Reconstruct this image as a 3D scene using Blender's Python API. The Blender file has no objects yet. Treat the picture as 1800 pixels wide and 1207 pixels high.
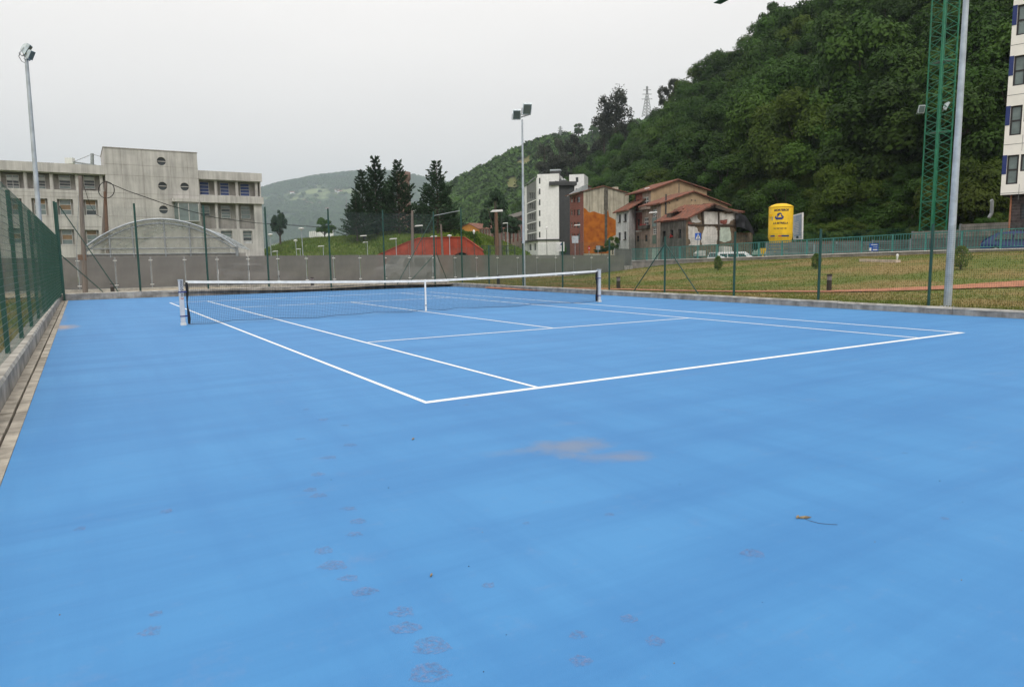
import bpy, math, random
import numpy as np
from mathutils import Vector, Matrix
random.seed(7); RNG = np.random.default_rng(7)
R = math.radians
SC = bpy.context.scene; COL = SC.collection

# ------------------------------------------------------------------ camera
CAM = np.array([-3.03, -6.565, 1.478]); YAW, PITCH, ROLL = R(-31.845), R(-6.90), R(-0.778); FPX = 1225.5
F = np.array([-math.sin(YAW)*math.cos(PITCH), math.cos(YAW)*math.cos(PITCH), math.sin(PITCH)])
r0 = np.array([math.cos(YAW), math.sin(YAW), 0.0]); u0 = np.cross(r0, F)
RT = r0*math.cos(ROLL)+u0*math.sin(ROLL); UP = np.cross(RT, F)
cd = bpy.data.cameras.new('camera'); cam = bpy.data.objects.new('camera', cd); COL.objects.link(cam)
cd.sensor_width = 36; cd.lens = FPX/1800*36; cd.clip_start = .05; cd.clip_end = 12000
cam.matrix_world = Matrix(((RT[0], UP[0], -F[0], CAM[0]), (RT[1], UP[1], -F[1], CAM[1]), (RT[2], UP[2], -F[2], CAM[2]), (0, 0, 0, 1)))
SC.camera = cam
# ------------------------------------------------------------------ sky, sun, exposure
SUN_EL, SUN_AZ = 48, 207; HAZE = .00015
w = bpy.data.worlds.new('World'); SC.world = w; w.use_nodes = True
nt = w.node_tree; nt.nodes.clear(); N = nt.nodes.new; L = nt.links.new
sky = N('ShaderNodeTexSky'); sky.sky_type = 'NISHITA'; sky.sun_disc = False
sky.sun_elevation = R(SUN_EL); sky.sun_rotation = R(SUN_AZ); sky.dust_density = 4; sky.air_density = 1.2
hs = N('ShaderNodeHueSaturation'); hs.inputs['Saturation'].default_value = .25; L(sky.outputs[0], hs.inputs['Color'])
tc = N('ShaderNodeTexCoord'); sp = N('ShaderNodeSeparateXYZ'); L(tc.outputs['Generated'], sp.inputs[0])
mx = N('ShaderNodeMath'); mx.operation = 'MAXIMUM'; mx.inputs[1].default_value = 0; L(sp.outputs['Z'], mx.inputs[0])
ov = N('ShaderNodeMath'); ov.operation = 'MULTIPLY_ADD'; L(mx.outputs[0], ov.inputs[0]); ov.inputs[1].default_value = 7.3; ov.inputs[2].default_value = 7.2
nz = N('ShaderNodeTexNoise'); nz.inputs['Scale'].default_value = 2.2; nz.inputs['Detail'].default_value = 5
mp = N('ShaderNodeMapping'); mp.inputs['Scale'].default_value = (1, 1, 3.5); L(tc.outputs['Generated'], mp.inputs[0]); L(mp.outputs[0], nz.inputs['Vector'])
cl = N('ShaderNodeMath'); cl.operation = 'MULTIPLY_ADD'; L(nz.outputs['Fac'], cl.inputs[0]); cl.inputs[1].default_value = .16; cl.inputs[2].default_value = .92
mu = N('ShaderNodeMath'); mu.operation = 'MULTIPLY'; L(ov.outputs[0], mu.inputs[0]); L(cl.outputs[0], mu.inputs[1])
tint = N('ShaderNodeVectorMath'); tint.operation = 'SCALE'; tint.inputs[0].default_value = (1.04, 1.0, .965); L(mu.outputs[0], tint.inputs['Scale'])
mixc = N('ShaderNodeMix'); mixc.data_type = 'RGBA'; mixc.inputs['Factor'].default_value = .88
L(hs.outputs[0], mixc.inputs[6]); L(tint.outputs[0], mixc.inputs[7])
bg = N('ShaderNodeBackground'); bg.inputs['Strength'].default_value = .12; L(mixc.outputs[2], bg.inputs['Color'])
wo = N('ShaderNodeOutputWorld'); L(bg.outputs[0], wo.inputs[0])
sd = bpy.data.lights.new('sun', 'SUN'); sd.energy = 1.5; sd.angle = R(22); sd.color = (1, .97, .92)
so = bpy.data.objects.new('sun', sd); COL.objects.link(so)
sdir = Vector((math.sin(R(SUN_AZ))*math.cos(R(SUN_EL)), math.cos(R(SUN_AZ))*math.cos(R(SUN_EL)), math.sin(R(SUN_EL))))
so.rotation_euler = sdir.to_track_quat('Z', 'Y').to_euler()
SC.view_settings.view_transform = 'Standard'; SC.view_settings.look = 'None'; SC.view_settings.exposure = 0.0
SC.view_settings.gamma = 1; SC.view_settings.use_curve_mapping = False
SC.render.engine = 'CYCLES'; SC.cycles.max_bounces = 6; SC.cycles.transparent_max_bounces = 24; SC.cycles.volume_bounces = 0

# ------------------------------------------------------------------ surveying helpers: turn a sighting plus a distance into a place in the world
FH = F[:2]/np.linalg.norm(F[:2])
def ray(u, v): return F+RT*(u-900)/FPX-UP*(v-603.5)/FPX
def P(u, v, D):
    d = ray(u, v); return CAM+d*D/(d[:2]@FH)
def PX(u, v, X): d = ray(u, v); return CAM+d*(X-CAM[0])/d[0]
def PY(u, v, Y): d = ray(u, v); return CAM+d*(Y-CAM[1])/d[1]
def G(u, v, z=0): d = ray(u, v); return CAM+d*(z-CAM[2])/d[2]
def XY(u, D, v=445): return P(u, v, D)[:2]
def sstep(t): t = min(1, max(0, t)); return t*t*(3-2*t)
def H(x, y):
    if x > 40.35: return float(np.interp(y, [-40, 0, 12, 27, 41, 70, 150, 260], [1.6, 1.5, 1.3, .7, .3, .5, 1.9, 3]))
    if y > 34.3 and x < 31: return .12
    if x < 14.9: return .0 if y < 28 else .2
    zt = float(np.interp(y, [-20, 0, 11, 17, 27, 41, 60], [1.7, 1.58, 1.5, 1.35, 1.14, .77, .5]))
    k = sstep((x-19)/(38.5-19))
    if y > 30: k *= sstep((x-27)/8)*.5+.5*sstep((38-y)/8) if y < 60 else 0
    return .15+(zt-.15)*k
def GT(u, v):
    d = ray(u, v); t = 5.0
    for _ in range(4000):
        p = CAM+d*t/np.linalg.norm(d[:2])
        if p[2] <= H(p[0], p[1]): break
        t += .04
    return p

# ------------------------------------------------------------------ object helpers
def tag(o, label=None, cat=None, group=None, kind=None):
    if label: o['label'] = label
    if cat: o['category'] = cat
    if group: o['group'] = group
    if kind: o['kind'] = kind
    return o
def thing(name, label, cat, loc=(0, 0, 0), group=None):
    o = bpy.data.objects.new(name, None); COL.objects.link(o); o.location = Vector([float(c) for c in loc]); o.empty_display_size = .2
    return tag(o, label, cat, group)
def wloc(o):
    l = Vector((0, 0, 0))
    while o: l = l+o.location; o = o.parent
    return l
def copy_tree(o, parent=None):
    c = o.copy(); COL.objects.link(c); c.parent = parent
    for ch in list(o.children): copy_tree(ch, c)
    return c
class MB:
    def __init__(s): s.v = []; s.f = []; s.m = []; s.sm = []
    def face(s, pts, m=0, sm=False):
        n = len(s.v); s.v += [tuple(map(float, p)) for p in pts]; s.f.append(tuple(range(n, n+len(pts)))); s.m.append(m); s.sm.append(sm); return s
    def add(s, vs, fs, m=0, sm=False):
        n = len(s.v); s.v += [tuple(map(float, p)) for p in vs]
        for f in fs: s.f.append(tuple(n+i for i in f)); s.m.append(m); s.sm.append(sm)
        return s
    def hexa(s, b, t, m=0):        # b, t: four bottom / top points
        return s.add(list(b)+list(t), [(0, 3, 2, 1), (4, 5, 6, 7), (0, 1, 5, 4), (1, 2, 6, 5), (2, 3, 7, 6), (3, 0, 4, 7)], m)
    def box(s, x0, y0, z0, x1, y1, z1, m=0):
        b = [(x0, y0, z0), (x1, y0, z0), (x1, y1, z0), (x0, y1, z0)]
        return s.hexa(b, [(x, y, z1) for x, y, _ in b], m)
    def obox(s, c, ax, ay, hx, hy, z0, z1, m=0):     # oriented box: centre xy, unit axes in plan, half sizes
        c = np.array(c[:2], float); ax = np.array(ax[:2], float); ay = np.array(ay[:2], float)
        q = [c-ax*hx-ay*hy, c+ax*hx-ay*hy, c+ax*hx+ay*hy, c-ax*hx+ay*hy]
        return s.hexa([(*p, z0) for p in q], [(*p, z1) for p in q], m)
    def bar(s, a, b, r, n=6, r2=None, m=0, sm=True, caps=True):
        a = Vector([float(c) for c in a]); b = Vector([float(c) for c in b]); d = b-a
        if d.length < 1e-6: return s
        q = d.to_track_quat('Z', 'Y'); r2 = r if r2 is None else r2; vs = []
        off = math.pi/4 if n == 4 else 0
        for p, rr in ((a, r), (b, r2)):
            for i in range(n):
                t = 2*math.pi*i/n+off; vs.append(p+q @ Vector((math.cos(t)*rr, math.sin(t)*rr, 0)))
        fs = [(i, (i+1) % n, n+(i+1) % n, n+i) for i in range(n)]
        s.add(vs, fs, m, sm and n > 4)
        if caps: s.face([vs[i] for i in reversed(range(n))], m); s.face([vs[n+i] for i in range(n)], m)
        return s
    def tube(s, pts, r, n=5, m=0):
        for a, b in zip(pts, pts[1:]): s.bar(a, b, r, n, m=m)
        return s
    def lathe(s, c, prof, n=24, m=0):
        vs = [(c[0]+math.cos(2*math.pi*i/n)*r, c[1]+math.sin(2*math.pi*i/n)*r, c[2]+z) for r, z in prof for i in range(n)]
        fs = [(j*n+i, j*n+(i+1) % n, (j+1)*n+(i+1) % n, (j+1)*n+i) for j in range(len(prof)-1) for i in range(n)]
        return s.add(vs, fs, m, True)
    def slab(s, pts, off, m=0):    # planar outline given its thickness along vector off
        n = len(pts); a = [Vector([float(c) for c in p]) for p in pts]; b = [p+Vector([float(c) for c in off]) for p in a]
        return s.add(a+b, [tuple(range(n)), tuple(reversed(range(n, 2*n)))]+[(i, i+n, (i+1) % n+n, (i+1) % n) for i in range(n)], m)
    def mesh(s, name, mats, origin=(0, 0, 0)):
        me = bpy.data.meshes.new(name); o = Vector([float(c) for c in origin])
        me.from_pydata([(x-o.x, y-o.y, z-o.z) for x, y, z in s.v], [], s.f)
        for mt in (mats if isinstance(mats, (list, tuple)) else [mats]): me.materials.append(mt)
        me.polygons.foreach_set('material_index', s.m); me.polygons.foreach_set('use_smooth', s.sm); me.update()
        return me
    def build(s, name, mats, parent=None, origin=None):
        og = wloc(parent) if parent else Vector([float(c) for c in (origin if origin is not None else (0, 0, 0))])
        o = bpy.data.objects.new(name, s.mesh(name, mats, og)); COL.objects.link(o)
        if parent: o.parent = parent
        else: o.location = og
        return o
def cards(name, V, mats, mi=None, smooth=False):    # V: (n,4,3) quads -> mesh
    n = len(V); k = V.shape[1]; me = bpy.data.meshes.new(name)
    me.vertices.add(n*k); me.vertices.foreach_set('co', V.astype(np.float32).ravel())
    me.loops.add(n*k); me.loops.foreach_set('vertex_index', np.arange(n*k, dtype=np.int32))
    me.polygons.add(n); me.polygons.foreach_set('loop_start', np.arange(0, n*k, k, dtype=np.int32)); me.polygons.foreach_set('loop_total', np.full(n, k, dtype=np.int32))
    for m in (mats if isinstance(mats, (list, tuple)) else [mats]): me.materials.append(m)
    if mi is not None: me.polygons.foreach_set('material_index', mi.astype(np.int32))
    me.update(calc_edges=True); return me
def link(name, me, parent=None, loc=(0, 0, 0)):
    o = bpy.data.objects.new(name, me); COL.objects.link(o); o.parent = parent; o.location = Vector([float(c) for c in loc]); return o

# ------------------------------------------------------------------ materials
def mat(name, col, rough=.8, var=.15, scale=3.0, stretch=(1, 1, 1), bump=0.0, bscale=None, metal=0.0, col2=None, spec=.3, rnd=0.0, spots=0, streak=0.0, transl=0.0, coord='Object', detail=6, mixlo=.35, mixhi=.65):
    m = bpy.data.materials.new(name); m.use_nodes = True; t = m.node_tree; t.nodes.clear(); N = t.nodes.new; L = t.links.new
    out = N('ShaderNodeOutputMaterial'); b = N('ShaderNodeBsdfPrincipled'); L(b.outputs[0], out.inputs[0])
    b.inputs['Roughness'].default_value = rough; b.inputs['Metallic'].default_value = metal; b.inputs['Specular IOR Level'].default_value = spec
    tc = N('ShaderNodeTexCoord'); mp = N('ShaderNodeMapping'); mp.inputs['Scale'].default_value = stretch; L(tc.outputs[coord], mp.inputs[0])
    nz = N('ShaderNodeTexNoise'); nz.inputs['Scale'].default_value = scale; nz.inputs['Detail'].default_value = detail; nz.inputs['Roughness'].default_value = .6; L(mp.outputs[0], nz.inputs['Vector'])
    rp = N('ShaderNodeMapRange'); rp.inputs['From Min'].default_value = mixlo; rp.inputs['From Max'].default_value = mixhi; L(nz.outputs['Fac'], rp.inputs['Value'])
    mx = N('ShaderNodeMix'); mx.data_type = 'RGBA'; L(rp.outputs[0], mx.inputs['Factor'])
    c2 = col2 if col2 else tuple(c*(1-2*var) for c in col); c1 = col if col2 else tuple(c*(1+var) for c in col)
    mx.inputs[6].default_value = (*c1, 1); mx.inputs[7].default_value = (*c2, 1); cur = mx.outputs[2]
    def mul(fac_out, lo, hi, cur):
        r = N('ShaderNodeMapRange'); L(fac_out, r.inputs['Value']); r.inputs['To Min'].default_value = lo; r.inputs['To Max'].default_value = hi
        v = N('ShaderNodeVectorMath'); v.operation = 'SCALE'; L(cur, v.inputs[0]); L(r.outputs[0], v.inputs['Scale']); return v.outputs[0]
    if streak:
        m2 = N('ShaderNodeMapping'); m2.inputs['Scale'].default_value = (1.3, 1.3, .07); L(tc.outputs['Object'], m2.inputs[0])
        n2 = N('ShaderNodeTexNoise'); n2.inputs['Scale'].default_value = 1.6; n2.inputs['Detail'].default_value = 7; n2.inputs['Roughness'].default_value = .7; L(m2.outputs[0], n2.inputs['Vector'])
        r = N('ShaderNodeMapRange'); r.inputs['From Min'].default_value = .38; r.inputs['From Max'].default_value = .56; L(n2.outputs['Fac'], r.inputs['Value'])
        cur = mul(r.outputs[0], 1-streak, 1.0, cur)
    if rnd:
        oi = N('ShaderNodeObjectInfo'); cur = mul(oi.outputs['Random'], 1-rnd, 1+rnd, cur)
    L(cur, b.inputs['Base Color'])
    if bump:
        n3 = N('ShaderNodeTexNoise'); n3.inputs['Scale'].default_value = bscale or scale*6; n3.inputs['Detail'].default_value = 5; L(tc.outputs[coord], n3.inputs['Vector'])
        bp = N('ShaderNodeBump'); bp.inputs['Strength'].default_value = bump; bp.inputs['Distance'].default_value = .02; L(n3.outputs['Fac'], bp.inputs['Height']); L(bp.outputs[0], b.inputs['Normal'])
    if transl:
        tr = N('ShaderNodeBsdfTranslucent'); L(cur, tr.inputs['Color']); ms = N('ShaderNodeMixShader'); ms.inputs[0].default_value = transl
        L(b.outputs[0], ms.inputs[1]); L(tr.outputs[0], ms.inputs[2]); L(ms.outputs[0], out.inputs[0])
    return m
def see_through(m, fac, scale=None):
    t = m.node_tree; N = t.nodes.new; L = t.links.new; out = [n for n in t.nodes if n.type == 'OUTPUT_MATERIAL'][0]
    src = out.inputs[0].links[0].from_socket; tr = N('ShaderNodeBsdfTransparent'); ms = N('ShaderNodeMixShader'); ms.inputs[0].default_value = fac
    L(src, ms.inputs[1]); L(tr.outputs[0], ms.inputs[2]); L(ms.outputs[0], out.inputs[0])
    if scale:
        tc = N('ShaderNodeTexCoord'); nz = N('ShaderNodeTexNoise'); nz.inputs['Scale'].default_value = scale; nz.inputs['Detail'].default_value = 4; L(tc.outputs['Object'], nz.inputs['Vector'])
        mr = N('ShaderNodeMapRange'); mr.inputs['From Min'].default_value = .4; mr.inputs['From Max'].default_value = .62; mr.inputs['To Min'].default_value = .74; mr.inputs['To Max'].default_value = 1.0
        L(nz.outputs['Fac'], mr.inputs['Value']); L(mr.outputs[0], ms.inputs[0])
    return m
M = {}
M['conc'] = mat('building_concrete', (.49, .475, .45), .9, .08, .5, bump=.15, streak=.26)
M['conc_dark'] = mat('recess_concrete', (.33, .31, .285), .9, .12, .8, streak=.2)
M['kerb'] = mat('kerb_concrete', (.34, .325, .30), .92, .22, 2.5, bump=.5, bscale=40, streak=.35)
M['kerb_top'] = mat('kerb_cap', (.40, .38, .34), .92, .2, 3, bump=.4, bscale=60)
M['slab'] = mat('gutter_slab', (.38, .345, .29), .95, .2, 4, bump=.4, bscale=70, rnd=.12)
M['slot'] = mat('drain_slot', (.05, .045, .04), .9)
M['green'] = mat('green_paint', (.008, .055, .04), .45, .15, 4, spec=.5)
M['wire'] = mat('green_wire', (.012, .075, .055), .5, .1, 4)
M['wire_light'] = mat('worn_green_wire', (.10, .15, .13), .5, .1, 4)
M['wire_far'] = mat('galvanised_wire', (.12, .16, .15), .5, .1, 4)
M['galv'] = mat('galvanised_steel', (.42, .46, .49), .5, .12, 3, metal=.35, spec=.5)
M['galv2'] = mat('dull_galvanised', (.30, .32, .33), .6, .12, 3, metal=.2)
M['lampbody'] = mat('lamp_housing', (.55, .62, .64), .45, .12, 6, metal=.0)
M['white'] = mat('white_metal', (.72, .72, .70), .5, .06, 6)
M['netpost'] = mat('net_post_grey', (.50, .52, .55), .4, .05, 5, spec=.5)
M['navy'] = mat('navy_strap', (.01, .02, .16), .5, .1, 9)
M['black'] = mat('black_rubber', (.012, .012, .014), .6)
M['red'] = mat('red_print', (.5, .05, .04), .5)
M['tape'] = mat('white_tape', (.78, .78, .76), .7, .07, 7, bump=.2, bscale=30)
M['cord'] = mat('net_cord', (.02, .025, .04), .7)
M['brown'] = mat('brown_bollard', (.035, .024, .02), .5)
M['lens'] = mat('frosted_lens', (.16, .14, .15), .4)
M['wood'] = mat('weathered_pole_wood', (.18, .15, .13), .95, .10, 3, (6, 6, .4), bump=.5, bscale=30)
M['rust'] = mat('rusty_pole', (.15, .09, .06), .9, .12, 3, (4, 4, .6))
M['perf'] = see_through(mat('perforated_steel', (.20, .19, .18), .6, .12, .7, metal=.3, rnd=.04), .22)
M['perf2'] = see_through(mat('perforated_steel_green_cast', (.20, .205, .19), .6, .1, .7, metal=.3), .30)
M['asphalt'] = mat('asphalt', (.065, .063, .06), .95, .15, 2, bump=.3, bscale=80)
M['path'] = mat('beige_path', (.42, .36, .27), .95, .15, 3, bump=.4, bscale=60)
M['orange'] = mat('orange_clay_path', (.38, .165, .095), .95, .15, 4, bump=.3, bscale=60)
M['soil'] = mat('lawn_soil', (.108, .128, .024), .98, .2, .30, col2=(.22, .16, .06), bump=.8, bscale=25, mixlo=.42, mixhi=.6, detail=9)
M['blade'] = mat('grass_blade', (.115, .142, .022), .8, .2, .30, col2=(.23, .175, .065), spec=.1, transl=.2, mixlo=.42, mixhi=.6, detail=8)
M['bank'] = mat('bank_grass', (.075, .12, .02), .95, .3, .25, col2=(.12, .15, .03), bump=.9, bscale=6, detail=8)
M['bankblade'] = mat('bank_blade', (.095, .16, .024), .8, .3, .3, col2=(.15, .19, .04), spec=.1, transl=.3)
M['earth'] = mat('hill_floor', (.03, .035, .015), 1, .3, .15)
M['leaf'] = mat('broad_leaf', (.027, .070, .011), .6, .25, .15, col2=(.054, .100, .013), spec=.12, rnd=.40, transl=.2)
M['leaf2'] = mat('yellow_green_leaf', (.058, .105, .014), .6, .25, .35, col2=(.088, .118, .018), spec=.12, rnd=.25, transl=.35)
M['euca'] = mat('eucalyptus_leaf', (.045, .052, .032), .6, .25, .5, rnd=.25, transl=.2)
M['pine'] = mat('pine_needles', (.028, .062, .026), .7, .3, 1.0, rnd=.15, transl=.15)
M['bark'] = mat('bark', (.09, .07, .055), .95, .2, 3, bump=.5)
M['shrub'] = mat('shrub_leaf', (.09, .15, .03), .6, .25, 2, col2=(.17, .18, .04), transl=.3)
M['farwood'] = mat('distant_leaf', (.040, .090, .018), .8, .3, .02, spec=.1, col2=(.070, .12, .026), rnd=.3)
M['midhill'] = mat('mid_hill_ground', (.05, .085, .025), 1, .2, .012)
M['meadow'] = mat('hill_meadow', (.10, .13, .035), 1, .2, .05, col2=(.16, .145, .065))
M['farhill'] = mat('far_hill_ground', (.035, .065, .02), 1, .3, .004, col2=(.17, .21, .08), mixlo=.5, mixhi=.54, detail=10)
M['glass'] = mat('window_glass', (.035, .045, .05), .2, .1, 2, spec=.45)
M['glassg'] = mat('greenish_glass', (.13, .17, .165), .12, .12, 2, spec=.7)
M['blind'] = mat('pale_blind', (.50, .52, .52), .6, .1, 2)
M['orangeblind'] = mat('tan_blind', (.20, .13, .07), .7, .1, 2)
M['blueblind'] = mat('blue_blind', (.055, .085, .21), .6, .1, 2)
M['frame'] = mat('aluminium_frame', (.45, .44, .42), .5, .05, 3)
M['framed'] = mat('dark_frame', (.03, .028, .03), .5, .05, 3)
M['framew'] = mat('white_frame', (.6, .6, .58), .6, .05, 3)
M['poly'] = see_through(mat('cloudy_polycarbonate', (.36, .37, .32), .35, .15, 1.2, spec=.5, transl=.4), .5)
M['redwall'] = mat('red_painted_wall', (.34, .060, .036), .9, .12, 1.2, bump=.2, streak=.15)
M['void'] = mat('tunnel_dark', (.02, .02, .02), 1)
M['render_w'] = mat('white_render', (.80, .80, .79), .85, .04, 1.5, streak=.06)
M['dark_g'] = mat('charcoal_cladding', (.06, .062, .064), .7, .08, 2, streak=.1)
M['mid_g'] = mat('grey_cladding', (.20, .205, .20), .8, .12, 2)
M['brick'] = mat('red_brickwork', (.25, .085, .065), .9, .25, 4, bump=.3)
M['beige'] = mat('stained_beige_render', (.50, .45, .36), .9, .1, .8, streak=.42)
M['foam'] = mat('orange_foam', (.46, .14, .014), .85, .3, .8, col2=(.26, .06, .008), bump=1.0, bscale=3, mixlo=.4, mixhi=.7)
M['whitehouse'] = mat('whitewash', (.62, .62, .62), .9, .1, 1.5, streak=.35)
M['tan'] = mat('tan_render', (.40, .29, .18), .9, .08, 1.2, streak=.16)
M['pinkish'] = mat('pinkish_render', (.38, .29, .24), .9, .12, 2, streak=.3)
M['greyrender'] = mat('dirty_grey_render', (.17, .155, .135), .95, .3, 1.6, col2=(.09, .08, .065), streak=.4, bump=.6, bscale=6)
M['rubble'] = mat('bare_rubble_wall', (.23, .17, .11), .98, .3, 3, col2=(.12, .085, .06), bump=1.2, bscale=9, streak=.3)
M['plaster'] = mat('old_white_plaster', (.62, .60, .56), .9, .1, 2, streak=.18)
M['mint'] = mat('old_mint_plaster', (.50, .58, .50), .9, .1, 2, streak=.15)
M['tile'] = mat('clay_roof_tiles', (.27, .095, .058), .9, .3, 2.0, col2=(.085, .055, .042), bump=.8, bscale=12, mixlo=.3)
M['tarp'] = mat('black_tarpaulin', (.025, .025, .03), .38, .2, 2, spec=.6)
M['teal'] = mat('teal_railing', (.055, .22, .20), .5, .12, 3, spec=.5)
M['railwall'] = mat('railing_wall', (.30, .27, .24), .95, .15, 1.5, streak=.2, bump=.3)
M['railcap'] = mat('wall_coping', (.62, .60, .57), .9, .08, 2)
M['board'] = mat('grey_precast', (.17, .17, .165), .9, .15, 1.5, bump=.3, rnd=.1)
M['yellow'] = mat('yellow_silo_paint', (.80, .50, .015), .55, .06, 1.5, spec=.3, streak=.06)
M['blueprint'] = mat('blue_print', (.02, .045, .18), .5)
M['blackprint'] = mat('black_print', (.03, .03, .05), .5)
M['crane'] = mat('crane_green', (.008, .16, .08), .5, .12, 2, spec=.5)
M['clad'] = mat('pale_cladding_panel', (.80, .77, .72), .7, .03, 1.5)
M['clad_b'] = mat('navy_cladding_panel', (.022, .038, .15), .6, .05, 1.5)
M['brick_d'] = mat('dark_brick', (.075, .06, .06), .9, .25, 5, bump=.4)
M['orangehouse'] = mat('orange_render', (.62, .26, .05), .9, .08, 1, streak=.1)
M['chim'] = mat('chimney_brick', (.20, .135, .11), .9, .2, 1)
M['billb'] = mat('billboard_sky', (.13, .21, .32), .6, .2, .8, col2=(.34, .38, .42))
M['signblue'] = mat('sign_blue', (.015, .09, .42), .45)
M['carwhite'] = mat('car_white', (.75, .75, .75), .25, .02, 1, spec=.6)
M['carblue'] = mat('car_blue', (.018, .03, .13), .25, .05, 1, spec=.6)
M['carglass'] = mat('car_glass', (.02, .025, .03), .08, spec=.8)
M['lampred'] = mat('tail_lamp', (.45, .02, .02), .3)
M['stone'] = mat('pale_stone', (.55, .45, .36), .9, .15, 4)
M['dryleaf'] = mat('dry_leaf', (.22, .17, .10), .9, .3, 30)
M['sleeve'] = mat('white_plastic', (.75, .75, .72), .5)
M['paintline'] = mat('line_paint', (.80, .79, .76), .75, .06, 9, col2=(.52, .58, .64), mixlo=.54, mixhi=.85, detail=9)
# the blue acrylic court: broom streaks, dust and scuffs
def court_mat():
    m = bpy.data.materials.new('blue_acrylic'); m.use_nodes = True; t = m.node_tree; t.nodes.clear(); N = t.nodes.new; L = t.links.new
    out = N('ShaderNodeOutputMaterial'); b = N('ShaderNodeBsdfPrincipled'); L(b.outputs[0], out.inputs[0])
    b.inputs['Roughness'].default_value = .62; b.inputs['Specular IOR Level'].default_value = .42
    tc = N('ShaderNodeTexCoord')
    def noise(scale, stretch, det=6, ro=.6, rotz=0):
        mp = N('ShaderNodeMapping'); mp.inputs['Scale'].default_value = stretch; mp.inputs['Rotation'].default_value = (0, 0, rotz); L(tc.outputs['Object'], mp.inputs[0])
        n = N('ShaderNodeTexNoise'); n.inputs['Scale'].default_value = scale; n.inputs['Detail'].default_value = det; n.inputs['Roughness'].default_value = ro; L(mp.outputs[0], n.inputs['Vector']); return n.outputs['Fac']
    def rng(o, a, b_, c, d):
        r = N('ShaderNodeMapRange'); L(o, r.inputs['Value'])
        for k, v in zip(('From Min', 'From Max', 'To Min', 'To Max'), (a, b_, c, d)): r.inputs[k].default_value = v
        return r.outputs[0]
    def mix(f, c1, c2):
        x = N('ShaderNodeMix'); x.data_type = 'RGBA'
        if isinstance(f, float): x.inputs['Factor'].default_value = f
        else: L(f, x.inputs['Factor'])
        for i, c in ((6, c1), (7, c2)):
            if isinstance(c, tuple): x.inputs[i].default_value = (*c, 1)
            else: L(c, x.inputs[i])
        return x.outputs[2]
    blue = (.044, .206, .456); blue2 = (.056, .232, .490); blue3 = (.032, .168, .405)
    c = mix(rng(noise(.35, (1, 1, 1), 4), .35, .65, 0, 1), blue2, blue)
    c = mix(rng(noise(1.0, (.18, 1.7, 1), 6, .65, .12), .42, .68, 0, .8), c, blue3)
    c = mix(rng(noise(1.2, (1.6, .12, 1), 6, .65, -.05), .45, .72, 0, .6), c, blue3)
    c = mix(rng(noise(5, (1, 1.6, 1), 9, .78), .57, .74, 0, .32), c, (.15, .23, .40))
    c = mix(rng(noise(1.7, (1, 1, 1), 9, .75), .60, .75, 0, .30), c, (.17, .22, .37))        # faint pale scuffs
    c = mix(rng(noise(.8, (.5, 2.2, 1), 7, .7, .3), .62, .74, 0, .22), c, (.22, .25, .33))        # dust
    c = mix(rng(noise(260, (1, 1, 1), 2, .5), .60, .75, 0, .35), c, (.10, .26, .46))
    c = mix(rng(noise(140, (1, 1, 1), 2, .5), .66, .72, 0, .30), c, (.03, .10, .22))
    def blob(px, py, sx, sy, rot, amt, col, c):
        mp = N('ShaderNodeMapping'); mp.vector_type = 'TEXTURE'; mp.inputs['Location'].default_value = (px, py, 0); mp.inputs['Rotation'].default_value = (0, 0, rot); mp.inputs['Scale'].default_value = (sx, sy, 1)
        L(tc.outputs['Object'], mp.inputs[0]); ln = N('ShaderNodeVectorMath'); ln.operation = 'LENGTH'; L(mp.outputs[0], ln.inputs[0])
        nn = noise(3.0, (1, 1, 1), 7, .7); ad = N('ShaderNodeMath'); ad.operation = 'ADD'; L(ln.outputs['Value'], ad.inputs[0]); L(rng(nn, .3, .7, -.45, .45), ad.inputs[1])
        return mix(rng(ad.outputs[0], .2, 1.1, amt, 0.0), c, col)
    a = G(1000, 785); c = blob(a[0], a[1], .42, .26, -.35, .55, (.21, .215, .24), c)
    a = G(1085, 802); c = blob(a[0], a[1], .34, .16, -.5, .5, (.20, .20, .24), c)
    a = G(930, 792); c = blob(a[0], a[1], .4, .12, -.3, .2, (.2, .24, .3), c)
    a = G(110, 575); c = blob(a[0], a[1], .35, .9, 0, .75, (.40, .30, .22), c)
    a = G(100, 560); c = blob(a[0], a[1], .25, 3, 0, .35, (.35, .30, .27), c)
    L(c, b.inputs['Base Color'])
    n3 = noise(220, (1, 1, 1), 3); bp = N('ShaderNodeBump'); bp.inputs['Strength'].default_value = .25; bp.inputs['Distance'].default_value = .004; L(n3, bp.inputs['Height']); L(bp.outputs[0], b.inputs['Normal'])
    return m
M['court'] = court_mat()
M['footdust'] = see_through(mat('brown_dust', (.27, .235, .33), .95, .2, 20), .5, 70)

# ================================================================== THE SETTING
def sheet(name, x0, x1, y0, y1, nx, ny, mt, dz=0.0, fn=H):
    xs = np.linspace(x0, x1, nx+1); ys = np.linspace(y0, y1, ny+1)
    mb = MB(); vs = [(x, y, fn(x, y)+dz) for y in ys for x in xs]
    mb.add(vs, [(j*(nx+1)+i, j*(nx+1)+i+1, (j+1)*(nx+1)+i+1, (j+1)*(nx+1)+i) for j in range(ny) for i in range(nx)], 0, True)
    return tag(mb.build(name, mt), kind='structure')
mb = MB(); E_ = 7000
mb.face([(-E_, -E_, -.6), (E_, -E_, -.6), (E_, E_, -.6), (-E_, E_, -.6)]); tag(mb.build('ground', M['bank']), kind='structure')
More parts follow.
